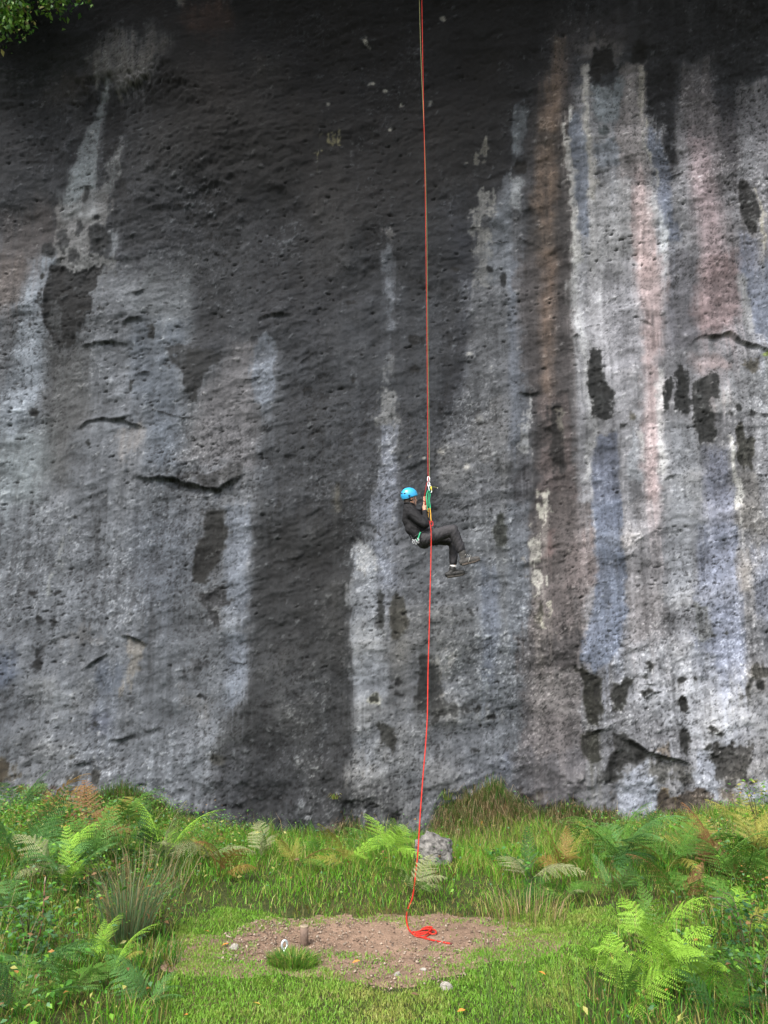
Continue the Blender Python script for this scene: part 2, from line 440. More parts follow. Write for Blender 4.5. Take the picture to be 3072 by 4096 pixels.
# ---- middle left
P_('10', (96, 84, 79), .8, .2, [(-60, 0), (150, 0), (120, 280), (-60, 400)])
S_('10', (127, 134, 144), .9, .2, [(240, 0, 150), (220, 200, 130), (190, 400, 150), (160, 600, 190), (130, 800, 210), (60, 1000, 200), (40, 1200, 160)])
P_('10', (124, 124, 124), .7, .1, [(350, 0), (720, 0), (700, 80), (640, 150), (560, 120), (480, 200), (440, 100), (380, 80)], 2)
P_('10', (98, 102, 106), .7, .3, [(960, 100), (1230, 100), (1230, 560), (1060, 600), (820, 560), (830, 200)])
P_('10', (84, 92, 104), .75, .35, [(820, 450), (1200, 420), (1180, 700), (1190, 900), (1150, 1200), (1130, 1400), (960, 1400), (950, 1000), (830, 800)])
P_('10', (47, 47, 47), .95, .08, [(300, 80), (420, 90), (640, 110), (560, 260), (600, 300), (540, 400), (480, 500), (440, 590), (340, 600), (270, 540), (230, 470), (250, 300), (280, 180)], 1.6, .05)
S_('10', (104, 107, 109), .85, .06, [(330, 340, 40), (320, 440, 70), (330, 530, 50)], 1.6)
P_('10', (60, 60, 62), .85, .3, [(1230, 100), (1659, 0), (1659, 560), (1500, 560), (1230, 600)])
P_('10', (104, 100, 102), .85, .25, [(1420, 680), (1480, 560), (1659, 560), (1659, 1400), (1440, 1380), (1200, 1340), (1300, 900)])
P_('10', (51, 50, 48), .9, .1, [(1060, 620), (1220, 570), (1440, 600), (1420, 680), (1330, 820), (1290, 930), (1220, 920), (1200, 760), (1080, 740)], 1.6)
P_('10', (80, 78, 76), .7, .4, [(280, 620), (540, 620), (560, 1050), (430, 1180), (380, 1500), (250, 1400), (260, 900)])
P_('10', (136, 129, 126), .85, .12, [(760, 1150), (860, 1110), (960, 1170), (900, 1280), (820, 1330), (780, 1400), (740, 1250)], 1.4)
P_('10', (110, 117, 119), .8, .5, [(-60, 1200), (250, 1100), (300, 1350), (200, 1600), (-60, 1600)])
P_('10', (60, 58, 56), .85, .06, [(1130, 1470), (1350, 1440), (1590, 1370), (1580, 1450), (1430, 1545), (1220, 1500)], .8)  # dark underside of the bulge: its shade is put into the colour
for x, y, rx, ry in ((975, 510, 25, 45), (185, 1030, 30, 50), (160, 490, 10, 16), (245, 150, 14, 22), (460, 1715, 14, 12), (650, 370, 30, 14), (840, 850, 14, 20), (560, 1230, 14, 12)):
    B_('10', (46, 46, 44), .9, .04, x, y, rx, ry, .05)
crack('10', [(440, 1160), (540, 1090), (650, 1065), (780, 1075), (950, 1140)], .10, .25, .06)
crack('10', [(850, 1455), (960, 1470), (1120, 1472), (1200, 1500), (1330, 1530), (1420, 1550), (1500, 1500), (1590, 1445)], .17, .30, .08, w=.06)
crack('10', [(500, 590), (600, 580), (700, 560), (840, 590)], .08, .2, .04)
crack('10', [(795, 275), (880, 250), (945, 205)], .05, .15, .04)
crack('10', [(780, 445), (830, 420), (915, 415)], .07, .15, .05)
crack('10', [(960, 1010), (1180, 1075), (1290, 1080)], .03, .12, .03)
# ---- middle centre
P_('11', (68, 69, 72), .6, .6, [(40, 1100), (600, 900), (640, 1300), (200, 1500), (40, 1450)])
P_('11', (93, 94, 98), .88, .25, [(1659, 0), (1659, 1790), (1170, 1790), (1200, 1500), (1190, 1250), (1300, 1000), (1340, 700), (1420, 400), (1450, 100), (1460, 0)], 1.6)
S_('11', (44, 44, 48), .6, .25, [(1340, 400, 90), (1320, 700, 110), (1290, 850, 110), (1220, 1050, 100)])
P_('11', (100, 106, 117), .9, .08, [(0, 520), (60, 520), (110, 600), (130, 780), (120, 850), (80, 970), (40, 980), (0, 950), (-40, 720)])
S_('11', (95, 99, 107), .9, .07, [(850, 0, 60), (840, 130, 60), (870, 230, 60), (875, 310, 35), (870, 420, 30), (850, 520, 50)], 1.2)
S_('11', (112, 114, 118), .8, .06, [(872, 700, 14), (870, 740, 25), (865, 830, 30)], 1.6)
S_('11', (124, 123, 122), .85, .1, [(860, 900, 30), (860, 960, 90), (850, 1050, 120), (860, 1130, 130)], 2, .4)
S_('11', (108, 112, 124), .9, .09, [(860, 1140, 110), (865, 1300, 110), (870, 1450, 120), (850, 1550, 150), (830, 1700, 180), (830, 1790, 180)], 1.3)
S_('11', (168, 168, 168), .85, .05, [(895, 1640, 14), (885, 1740, 28)], 1)
P_('11', (122, 119, 118), .65, .2, [(1500, 1000), (1659, 900), (1659, 1300), (1450, 1350), (1400, 1150)], 2, 0, .4)
for x, y, rx, ry in ((610, 340, 40, 22), (1040, 580, 65, 30), (330, 885, 25, 20), (1035, 770, 35, 25), (1520, 95, 20, 20), (1612, 160, 22, 40), (1300, 105, 14, 10), (1080, 190, 45, 8), (640, 825, 25, 18), (150, 1640, 18, 16), (590, 295, 20, 8)):
    B_('11', (38, 38, 38), .9, .05, x, y, rx, ry, .06)
P_('11', (60, 58, 55), .85, .12, [(1560, 1350), (1640, 1320), (1659, 1450), (1600, 1500), (1550, 1420)])
S_('11', (102, 93, 72), .65, .12, [(520, 1540, 40), (515, 1700, 40)])
crack('11', [(0, 430), (80, 405), (240, 410)], .07, .2, .05)
for x, y, r in ((1525, 775, 14), (1460, 1100, 24), (1370, 1400, 22), (1000, 1325, 12), (1390, 670, 20), (1090, 1345, 16), (1205, 1290, 22)):
    B_('11', (140, 137, 132), .85, .04, x, y, r, r * .8, -.05)
# ---- middle right
P_('12', (96, 101, 112), .8, .12, [(-20, 0), (60, 0), (40, 500), (100, 950), (110, 1250), (-20, 1300)])
P_('12', (78, 70, 68), .88, .2, [(50, 0), (400, 0), (420, 500), (380, 800), (350, 900), (120, 900), (60, 500)], 1.5)
S_('12', (124, 95, 76), .65, .25, [(250, 0, 90), (250, 300, 80), (230, 470, 80), (230, 700, 60), (240, 950, 60)])
P_('12', (102, 87, 85), .85, .12, [(110, 950), (380, 900), (400, 1200), (420, 1500), (400, 1790), (220, 1790), (180, 1500), (150, 1350), (230, 1200)], 1.6)
P_('12', (60, 53, 49), .85, .1, [(240, 980), (310, 970), (340, 1300), (360, 1450), (250, 1400), (230, 1150)], 1.6)
P_('12', (148, 145, 149), .85, .25, [(400, 50), (820, 50), (850, 400), (870, 600), (960, 800), (940, 1100), (660, 1100), (640, 800), (500, 600), (420, 500)])
P_('12', (122, 119, 126), .5, .4, [(640, 100), (820, 100), (830, 600), (760, 900), (660, 700)])
P_('12', (99, 96, 103), .8, .2, [(1010, 0), (1180, 0), (1200, 400), (1240, 540), (1180, 620), (1020, 640), (1000, 350)])
P_('12', (142, 114, 114), .85, .22, [(1220, 50), (1450, 0), (1480, 250), (1500, 400), (1420, 500), (1240, 560), (1190, 400)])
S_('12', (172, 144, 141), .8, .18, [(900, 0, 180), (930, 200, 170), (930, 450, 120), (920, 560, 130), (890, 750, 70), (920, 850, 90), (910, 1000, 90), (900, 1200, 110), (910, 1450, 100), (920, 1790, 80)])
B_('12', (108, 90, 88), .6, .2, 925, 560, 70, 60, 0, 1.5)
S_('12', (188, 185, 182), .75, .1, [(950, 780, 40), (960, 900, 60), (970, 1200, 50), (980, 1450, 60)])
S_('12', (174, 172, 171), .75, .14, [(430, 0, 60), (410, 200, 50), (450, 450, 60), (490, 700, 60), (530, 950, 40), (520, 1150, 40), (500, 1500, 80)], 1.4)
P_('12', (104, 111, 130), .9, .12, [(1500, 100), (1720, 50), (1720, 580), (1580, 520), (1560, 350)])
S_('12', (158, 156, 156), .7, .1, [(1490, 150, 40), (1530, 350, 60), (1560, 520, 40)])
P_('12', (164, 139, 136), .75, .2, [(1150, 700), (1300, 650), (1420, 720), (1400, 790), (1220, 800)])
P_('12', (150, 150, 154), .7, .2, [(1300, 800), (1659, 740), (1659, 1100), (1350, 1050)])
DK = (49, 48, 45)
P_('12', DK, .90, .05, [(545, 595), (600, 650), (610, 790), (640, 820), (660, 900), (655, 1060), (640, 1100), (590, 1125), (550, 1090), (540, 950), (515, 850), (520, 700)], 1.1, .05)
P_('12', DK, .90, .05, [(1095, 742), (1130, 790), (1150, 900), (1165, 1000), (1140, 1030), (1070, 1040), (1055, 900), (1055, 800)], 1.1, .05)
P_('12', DK, .90, .05, [(1000, 825), (1050, 825), (1040, 900), (1030, 1040), (1000, 1055), (970, 950), (975, 870)], 1.1, .04)
P_('12', (56, 54, 50), .90, .05, [(1190, 870), (1230, 830), (1320, 820), (1330, 890), (1280, 960), (1300, 1020), (1310, 1180), (1270, 1245), (1220, 1230), (1200, 1080), (1170, 950)], 1.1, .05)
P_('12', (68, 64, 54), .90, .05, [(1480, 1160), (1505, 1150), (1505, 1230), (1580, 1240), (1600, 1310), (1550, 1390), (1500, 1405), (1460, 1360), (1440, 1260), (1430, 1190)], 1.1, .05)
P_('12', (92, 85, 72), .9, .06, [(1490, 720), (1600, 700), (1570, 780)])
B_('12', (92, 87, 76), .9, .05, 780, 1085, 25, 30, .03); B_('12', DK, .9, .04, 1100, 1022, 35, 14, .04)
B_('12', DK, .9, .04, 735, 1138, 18, 8, .03); B_('12', DK, .8, .04, 1040, 1178, 12, 9, .03); B_('12', DK, .8, .04, 1410, 1065, 14, 16, .03); B_('12', DK, .8, .04, 1470, 1035, 20, 18, .03); B_('12', DK, .8, .04, 1560, 1063, 20, 10, .03)
B_('12', (112, 132, 30), .9, .04, 1645, 665, 25, 20, -.03)
P_('12', (100, 106, 126), .92, .08, [(540, 1200), (680, 1190), (690, 1400), (700, 1790), (540, 1790), (520, 1500)], .8)
S_('12', (142, 144, 150), .8, .1, [(800, 1150, 30), (800, 1300, 60), (800, 1500, 100)])
S_('12', (130, 132, 138), .75, .2, [(1100, 1100, 180), (1120, 1400, 220), (1130, 1790, 260)])
S_('12', (120, 124, 146), .8, .2, [(1330, 1300, 130), (1340, 1600, 190), (1350, 1790, 190)])
S_('12', (118, 112, 107), .75, .15, [(1530, 1420, 90), (1560, 1600, 150), (1560, 1790, 180)])
S_('12', (188, 183, 174), .85, .06, [(1410, 1200, 24), (1450, 1450, 40), (1470, 1650, 50)])
S_('12', (176, 172, 168), .7, .05, [(830, 1170, 16), (860, 1350, 18)])
P_('12', (68, 64, 66), .75, .2, [(80, 1400), (180, 1400), (150, 1790), (40, 1790)], 1.5)
S_('12', (178, 170, 150), .7, .07, [(310, 1050, 24), (335, 1250, 30)], 2, .3)
S_('12', (186, 180, 160), .8, .06, [(200, 1620, 50), (200, 1790, 60)], 2, .3)
S_('12', (176, 174, 172), .7, .07, [(95, 970, 24), (90, 1200, 44), (110, 1330, 60)], 2, .4)
crack('12', [(1160, 600), (1220, 545), (1300, 540), (1420, 525), (1480, 570), (1560, 610), (1659, 640), (1720, 650)], .12, .25, .08)
crack('12', [(40, 910), (130, 925), (190, 900)], .05, .15, .04); crack('12', [(400, 530), (430, 522), (460, 530)], .04, .1, .03)
crack('12', [(980, 1480), (1030, 1460), (1090, 1455)], .05, .12, .03); crack('12', [(840, 430), (880, 440), (930, 465)], .04, .12, .03)
# ---- lower left
P_('20', (84, 90, 102), .55, .5, [(850, 100), (1250, 50), (1230, 500), (1000, 700), (850, 500)])
S_('20', (108, 114, 126), .85, .15, [(1540, 0, 130), (1540, 300, 140), (1540, 700, 140), (1540, 1100, 130), (1500, 1350, 100)])
P_('20', (56, 53, 48), .93, .07, [(1330, 40), (1470, 20), (1450, 200), (1440, 330), (1390, 440), (1340, 500), (1240, 490), (1270, 330), (1310, 180)], 1.2, .03)
P_('20', (64, 62, 62), .88, .08, [(1280, 590), (1440, 560), (1470, 640), (1460, 780), (1380, 800), (1330, 800), (1350, 680)], 1.5, .03)
P_('20', (60, 58, 58), .75, .08, [(1180, 1040), (1260, 1010), (1360, 1030), (1300, 1070), (1190, 1110)], 1.4)
P_('20', (76, 86, 108), .75, .25, [(-60, 960), (100, 960), (110, 1150), (-60, 1240)])
P_('20', (76, 84, 100), .75, .2, [(640, 1060), (840, 1060), (780, 1200), (650, 1300), (580, 1180)])
P_('20', (76, 80, 98), .65, .2, [(620, 1330), (740, 1350), (720, 1480), (600, 1480)])
P_('20', (132, 123, 113), .75, .1, [(850, 900), (950, 920), (900, 990), (860, 1080), (820, 1180), (740, 1250), (800, 1120), (840, 1000)], 1.5)
P_('20', (124, 120, 118), .65, .2, [(350, 900), (600, 850), (640, 950), (420, 1000)], 2, 0, .4)
P_('20', (124, 124, 124), .6, .3, [(180, 1200), (300, 1140), (500, 1180), (560, 1280), (300, 1400), (200, 1350)], 2, 0, .4)
P_('20', (126, 121, 119), .6, .2, [(1150, 1250), (1380, 1220), (1340, 1450), (1130, 1400)], 2, 0, .5)
S_('20', (130, 132, 130), .65, .08, [(410, 180, 20), (370, 350, 30), (310, 520, 30), (290, 620, 20)], 1.5)
for x, y, rx, ry in ((235, 1060, 38, 38), (225, 985, 16, 28), (240, 785, 22, 20), (340, 788, 20, 18), (1300, 1270, 36, 18), (195, 605, 34, 14), (355, 590, 22, 20), (458, 98, 13, 11), (1165, 597, 8, 7), (640, 1435, 24, 10)):
    B_('20', (42, 42, 42), .9, .04, x, y, rx, ry, .05)
P_('20', (74, 62, 40), .9, .1, [(-60, 1640), (60, 1650), (120, 1700), (110, 1790), (-60, 1790)], 1.5)
P_('20', (124, 126, 132), .55, .25, [(130, 1700), (500, 1620), (800, 1600), (760, 1790), (130, 1790)], 2, 0, .4)
P_('20', (57, 56, 53), .75, .25, [(1450, 1450), (1659, 1300), (1659, 1790), (1360, 1700), (1380, 1620)], 1.6)
B_('20', (140, 140, 142), .9, .03, 640, 1500, 15, 13, -.05)
crack('20', [(770, 868), (860, 885), (955, 932)], .08, .2, .05); crack('20', [(525, 1092), (620, 1030), (695, 988)], .08, .2, .05)
crack('20', [(680, 1562), (830, 1530), (890, 1508)], .05, .2, .04); crack('20', [(930, 1502), (1045, 1468)], .04, .15, .03)
crack('20', [(450, 1720), (560, 1690), (660, 1735)], .06, .2, .05)
# ---- lower centre
P_('21', (64, 63, 62), .75, .3, [(0, 200), (600, 150), (610, 1000), (600, 1300), (650, 1400), (600, 1790), (0, 1790)])
P_('21', (47, 45, 43), .65, .4, [(40, 150), (450, 50), (560, 300), (400, 500), (200, 450), (60, 500)])
P_('21', (74, 75, 78), .5, .4, [(60, 1030), (300, 1050), (500, 1180), (400, 1350), (150, 1300)])
P_('21', (97, 99, 103), .85, .25, [(1130, 300), (1659, 0), (1659, 1350), (1440, 1280), (1200, 1060), (1110, 1000)], 1.5)
P_('21', (105, 107, 113), .8, .15, [(650, 1350), (1030, 1340), (1110, 1500), (1659, 1350), (1659, 1790), (560, 1790), (660, 1500)], 1.6)
P_('21', (122, 125, 132), .9, .08, [(640, 270), (770, 230), (790, 350), (780, 600), (790, 850), (840, 870), (830, 1300), (640, 1350), (610, 1100), (620, 950), (590, 850), (620, 500)], 1.3)
P_('21', (156, 153, 149), .7, .08, [(640, 270), (760, 240), (780, 480), (650, 500)], 2, 0, .5)
P_('21', (146, 147, 150), .6, .1, [(640, 850), (820, 850), (820, 930), (640, 960)], 2, 0, .5)
S_('21', (106, 110, 122), .85, .09, [(820, 0, 130), (810, 200, 80), (820, 400, 80), (850, 600, 100)], 1.2)
P_('21', (98, 100, 108), .65, .15, [(870, 100), (960, 250), (990, 560), (900, 600), (850, 400)])
P_('21', (101, 101, 103), .75, .12, [(860, 880), (1000, 880), (1010, 1100), (1030, 1300), (850, 1300)])
P_('21', (56, 55, 52), .93, .05, [(800, 600), (830, 620), (835, 800), (820, 850), (790, 850), (775, 700)], .7, .04)
P_('21', (66, 62, 53), .93, .05, [(900, 630), (970, 640), (990, 720), (980, 830), (920, 890), (880, 880), (850, 780), (870, 690)], .7, .04)
P_('21', (55, 53, 49), .88, .09, [(1020, 1130), (1080, 1020), (1200, 1080), (1170, 1240), (1430, 1280), (1430, 1330), (1300, 1400), (1060, 1330), (1030, 1300)], 1.8)
P_('21', (61, 59, 53), .92, .05, [(790, 1440), (850, 1440), (900, 1540), (880, 1620), (800, 1620), (780, 1530)], .9, .04)
S_('21', (110, 112, 118), .65, .15, [(1180, 350, 80), (1170, 600, 90)])
S_('21', (105, 113, 131), .7, .2, [(1500, 400, 150), (1520, 700, 120), (1540, 900, 100), (1500, 1150, 40)])
P_('21', (152, 148, 145), .65, .1, [(1200, 970), (1280, 940), (1260, 1100), (1200, 1200)], 2, 0, .4)
P_('21', (158, 155, 152), .6, .12, [(1430, 1350), (1600, 1380), (1659, 1450), (1400, 1450)], 2, 0, .5)
S_('21', (152, 154, 156), .7, .06, [(1510, 1120, 14), (1510, 1210, 30)], 1.5)
P_('21', (60, 59, 51), .95, .05, [(1570, 80), (1610, 80), (1640, 180), (1620, 280), (1570, 280), (1545, 180)], .6, .03)
for x, y, rx, ry in ((920, 1195, 30, 22), (910, 1275, 28, 20), (1530, 1405, 30, 18), (1385, 718, 24, 14), (1440, 695, 16, 20), (375, 1165, 26, 18), (480, 1750, 22, 12), (1430, 1610, 40, 14), (1050, 1280, 30, 20)):
    B_('21', (48, 47, 45), .9, .04, x, y, rx, ry, .06)
B_('21', (140, 138, 120), .8, .04, 765, 1298, 46, 28, 0); B_('21', (40, 40, 26), .95, .03, 765, 1292, 32, 17, .06)
P_('21', (142, 140, 138), .55, .15, [(560, 1700), (740, 1650), (760, 1760), (600, 1790)], 2, 0, .5)
P_('21', (100, 108, 135), .65, .2, [(1540, 1700), (1659, 1650), (1659, 1790), (1560, 1790)])
# ---- lower right
P_('22', (99, 103, 111), .88, .15, [(-20, 0), (140, 0), (120, 800), (-20, 1000)])
P_('22', (97, 87, 85), .88, .12, [(130, 0), (470, 0), (540, 100), (540, 550), (480, 700), (460, 1050), (60, 1080), (60, 880), (130, 700), (120, 300)], 1.6)
P_('22', (138, 119, 116), .65, .2, [(380, 280), (540, 100), (540, 560), (360, 560)], 1.5)
P_('22', (124, 88, 83), .65, .12, [(220, 200), (280, 190), (270, 350), (200, 360)])
P_('22', (68, 62, 60), .75, .2, [(80, 860), (480, 830), (450, 1050), (100, 1080)], 1.6)
P_('22', (68, 62, 48), .9, .05, [(170, 660), (230, 680), (220, 800), (170, 800)])
S_('22', (194, 188, 172), .8, .05, [(210, 20, 60), (200, 150, 60), (160, 260, 50), (155, 380, 40), (155, 480, 40), (170, 600, 50)], 2, .4)
S_('22', (180, 173, 150), .85, .05, [(255, 650, 40), (240, 750, 40), (255, 840, 40)], 1.5, .2)
P_('22', (144, 138, 140), .75, .15, [(700, 0), (960, 0), (980, 400), (960, 650), (1000, 900), (740, 900), (740, 500)])
P_('22', (112, 104, 104), .65, .25, [(780, 500), (920, 560), (960, 800), (800, 900), (760, 700)], 1.5)
P_('22', (152, 154, 162), .75, .2, [(960, 150), (1200, 200), (1180, 600), (1000, 650)])
P_('22', (104, 112, 132), .93, .07, [(530, 0), (690, 0), (720, 300), (730, 600), (740, 750), (700, 930), (560, 1080), (470, 1040), (480, 850), (550, 600), (540, 300)], .9)
P_('22', (118, 124, 146), .85, .15, [(1220, 150), (1450, 150), (1490, 700), (1500, 1050), (1480, 1240), (1320, 1240), (1140, 1050), (1160, 900), (1200, 500)])
P_('22', (105, 104, 98), .65, .08, [(1180, 650), (1280, 680), (1300, 850), (1200, 910), (1160, 850)])
S_('22', (154, 145, 140), .75, .12, [(1500, 300, 60), (1510, 450, 90), (1520, 580, 70)])
P_('22', (118, 122, 141), .75, .15, [(1560, 300), (1720, 300), (1720, 800), (1580, 750)])
P_('22', (98, 92, 86), .65, .15, [(1490, 120), (1720, 100), (1720, 200), (1560, 250)])
P_('22', (167, 167, 174), .75, .25, [(800, 950), (1130, 900), (1300, 1100), (1720, 1250), (1720, 1500), (1250, 1600), (1100, 1500), (880, 1400), (760, 1250)], 1.5)
P_('22', (98, 90, 90), .85, .12, [(60, 1080), (430, 1050), (470, 1200), (460, 1500), (480, 1790), (60, 1790), (70, 1400)], 1.8)
P_('22', (150, 142, 138), .6, .12, [(100, 1150), (420, 1100), (440, 1350), (120, 1450)], 2, 0, .65)
P_('22', (55, 51, 38), .97, .05, [(420, 1080), (500, 1090), (580, 1150), (580, 1300), (600, 1360), (560, 1400), (560, 1470), (530, 1450), (510, 1390), (480, 1300), (470, 1200), (430, 1120)], .7, .06)
P_('22', (57, 54, 46), .97, .05, [(660, 1180), (710, 1150), (780, 1150), (740, 1200), (745, 1320), (700, 1370), (660, 1340), (650, 1250)], .7, .06)
P_('22', (61, 57, 44), .95, .05, [(460, 1540), (570, 1510), (585, 1700), (520, 1700), (450, 1600)], .7, .06)
P_('22', (66, 63, 59), .92, .06, [(660, 1540), (760, 1540), (870, 1620), (870, 1680), (740, 1720), (660, 1790), (580, 1790), (660, 1700)], 1, .05)
P_('22', (82, 79, 74), .8, .1, [(880, 1640), (1130, 1690), (1180, 1790), (900, 1790)], 1.5, .04)
P_('22', (54, 51, 44), .9, .06, [(1290, 1640), (1400, 1620), (1450, 1700), (1540, 1700), (1500, 1790), (1320, 1790)], 1.5, .05)
P_('22', (68, 64, 56), .9, .06, [(1540, 1080), (1720, 1060), (1720, 1140), (1540, 1140)], 1.2, .05)
P_('22', (70, 68, 65), .9, .06, [(1470, 1180), (1530, 1140), (1520, 1280), (1480, 1270)], 1, .04)
P_('22', (58, 55, 50), .9, .05, [(1090, 1520), (1140, 1520), (1150, 1590), (1110, 1620), (1090, 1580)], 1, .04)
for x, y, rx, ry in ((1112, 1328, 38, 40), (900, 1068, 22, 34), (1108, 1170, 36, 20), (870, 1245, 34, 18), (1590, 1195, 28, 24), (1300, 1460, 26, 24), (1270, 1600, 20, 24), (1330, 1500, 24, 18), (1300, 868, 22, 10), (1385, 856, 18, 10), (860, 1140, 16, 12), (1190, 1170, 10, 10)):
    B_('22', (52, 50, 45), .93, .04, x, y, rx, ry, .05)
P_('22', (118, 99, 78), .7, .08, [(920, 1590), (1010, 1590), (1000, 1640)])
B_('22', (128, 128, 132), .9, .05, 50, 1138, 44, 34, -.10)
crack('22', [(690, 1535), (780, 1560), (880, 1625), (1000, 1655), (1130, 1685), (1190, 1775)], .14, .25, .08)
crack('22', [(840, 1190), (900, 1185), (950, 1190)], .04, .1, .03); crack('22', [(800, 1215), (870, 1240), (950, 1245)], .06, .12, .05)
crack('22', [(450, 1545), (560, 1490), (650, 1480)], .06, .2, .05)
crack('22', [(1060, 1440), (1100, 1450), (1120, 1480)], .04, .1, .03)
# ---- foot of the wall
P_('30', (72, 58, 38), .9, .1, [(-60, 40), (100, 60), (120, 140), (-60, 200)], 1.5)
P_('30', (98, 72, 56), .85, .1, [(200, 260), (390, 230), (370, 310), (300, 400), (200, 380)], 1.5)
P_('30', (154, 128, 120), .7, .08, [(200, 300), (300, 320), (270, 400)])
P_('30', (62, 60, 62), .75, .3, [(1370, 0), (1659, 0), (1659, 600), (1250, 560), (1180, 400), (1400, 200)], 1.6)
P_('30', (126, 127, 132), .5, .2, [(400, 90), (700, 60), (900, 200), (600, 330), (420, 250)], 2, 0, .5)
for x, y, rx, ry in ((490, 160, 40, 30), (630, 180, 34, 34), (480, 40, 18, 22), (1410, 45, 50, 40)):
    B_('30', (66, 62, 54), .85, .06, x, y, rx, ry, .04)
P_('31', (58, 57, 58), .8, .2, [(0, 0), (600, 0), (580, 200), (850, 250), (900, 480), (0, 640)], 1.5)
P_('31', (102, 104, 112), .6, .2, [(1050, 0), (1659, 0), (1659, 330), (1100, 400)], 1.8)
P_('31', (126, 102, 74), .75, .15, [(0, 540), (200, 560), (560, 450), (560, 640), (0, 660)], 1.6)
P_('32', (100, 96, 100), .8, .15, [(0, 0), (450, 0), (480, 340), (0, 400)], 1.6)
P_('32', (62, 59, 54), .85, .08, [(670, 0), (860, 0), (860, 80), (760, 90), (680, 200), (600, 200), (640, 80)], 1.2, .04)
P_('32', (152, 156, 170), .9, .1, [(690, 130), (900, 50), (950, 330), (930, 420), (680, 450), (700, 250)], 1.2)
P_('32', (150, 153, 166), .85, .1, [(1200, 0), (1300, 0), (1340, 330), (1270, 350), (1150, 120)], 1.2)
P_('32', (142, 148, 166), .85, .1, [(1420, 220), (1600, 150), (1720, 300), (1540, 360), (1460, 350)], 1.2)
P_('32', (70, 65, 60), .88, .08, [(1310, 0), (1540, 0), (1500, 150), (1400, 250), (1330, 150)], 1.5, .04)
P_('32', (90, 75, 62), .9, .1, [(950, 280), (1230, 260), (1340, 420), (1330, 600), (1150, 600), (1000, 460), (950, 400)], 1.5, .04)
P_('32', (97, 83, 68), .85, .08, [(1350, 270), (1440, 250), (1460, 400), (1340, 400)], 1.2)
P_('32', (82, 67, 50), .85, .12, [(0, 320), (460, 320), (660, 380), (660, 500), (0, 500)], 1.8)
P_('32', (120, 90, 45), .7, .08, [(960, 230), (1080, 290), (1060, 320), (960, 290)], 1.5)

# ---- run-off: every stain is carried down the face in thin trails
run = color.copy(); kz = math.exp(-0.0205 / 0.75)
for j in range(NZ - 2, -1, -1):
    run[j] = run[j + 1] * kz + color[j] * (1 - kz)
mk = np.clip(0.30 + 0.55 * n_str2 + 0.35 * n_str + 0.30 * n_str3, 0.0, 0.85)[..., None]
color = color * (1 - mk) + run * mk
for t_, c_, a_, s_, q_, r_, b_ in FRESH:                     # crusts and pockets fresher than the run-off
    paint(t_, c_, a_, s_, q_, r_, 0.0, b_, True)
# ---- small seams and flakes scattered over the face
cr = random.Random(3)
for _ in range(60):
    x, y = cr.uniform(0, 1659), cr.uniform(250, 1780)
    L_ = cr.uniform(18, 70); sl_ = cr.gauss(-.18 if x < 1100 else .05, .22)
    crack('V', [(x, y), (x + L_ * .5, y + L_ * .5 * sl_ + cr.gauss(0, 5)), (x + L_, y + L_ * sl_)], cr.uniform(.01, .035), cr.uniform(.08, .2), cr.uniform(.01, .03), (40, 39, 37), cr.uniform(.015, .035))
# ---- mottling: the rock's own small-scale colour
wn_ = np.random.default_rng(5).normal(0, 1, GX.shape).astype(np.float32)
d_peb, v_peb = cells(GX * 6.5 + 0.35 * n_fin + 0.25 * n_vfin, GZ * 7.5 + 0.3 * n_vfin, 1)
d_pit, v_pit = cells(GX * 8.0 + 0.45 * n_fin + 0.3 * n_vfin, GZ * 15.0 + 0.45 * n_fin, 2)
peb = (v_peb > 0.86) * (1 - sstep(0.05 + 0.14 * (v_peb - 0.86) / 0.14, 0.10 + 0.20 * (v_peb - 0.86) / 0.14, d_peb))
pdens = 0.97 - 0.36 * sstep(0.0, 0.8, fbm(GX * .7, GZ * .9, 4, 25))
psz = 0.45 + 1.1 * (v_pit - pdens) / (1 - pdens)
pit = (v_pit > pdens) * (1 - sstep(0.06 * psz, 0.30 * psz, d_pit)) * (0.5 + 0.5 * psz)
d_sp, v_sp = cells(GX * 22.0 + 0.5 * n_vfin, GZ * 24.0, 3)
sdens = sstep(-0.3, 0.7, fbm(GX * 1.7, GZ * 1.3, 4, 26) + 0.25 * n_str)
gr_ = n_vfin + 0.42 * wn_ + 0.35 * n_fin
spk = sstep(0.55, 1.15, gr_ + 0.55 * (sdens - 0.55)) * (0.35 + 0.65 * sdens) + 0.5 * (v_sp > 0.975) * (1 - sstep(0.1, 0.4, d_sp))
spkd = sstep(0.50, 1.15, -gr_ + 0.25 * (0.5 - sdens))
crust = sstep(0.25, 0.75, n_fin + 0.5 * n_vfin + 0.6 * n_mid - 0.25) * sdens          # lime crust in ragged flecks
gm = 0.35 + 0.65 * sstep(-0.45, 0.45, fbm(GX * .6 + 8, GZ * .5, 4, 28)) * (1 - 0.3 * sstep(110, 150, color.mean(-1)))
lum = 1 + (0.13 + 0.12 * sstep(80, 50, color.mean(-1))) * fbm(GX * .8, GZ * .6, 5, 29, gain=.6) + 0.18 * n_mid + (0.12 + 0.05 * sstep(0, 4, GX)) * n_str + 0.09 * n_str2 + 0.07 * n_str3 + 0.13 * n_fin + gm * (0.16 * n_vfin + 0.065 * wn_) + 0.12 * n_bed
base_l = color.mean(-1)
col3 = color * (np.minimum(base_l / 76.0, 1.0) ** 0.58 * (base_l / 100.0) ** 0.16)[..., None] * np.clip(lum, .4, 1.8)[..., None]
col3 += ((peb * 22 * (0.5 + v_peb) + (gm * spk * 38 + crust * (20 + 22 * sstep(13, 9, GZ) * sstep(80, 50, base_l))) * (0.55 + 0.45 * base_l / 110.0))[..., None]) * np.array([1.0, .98, .93], np.float32)
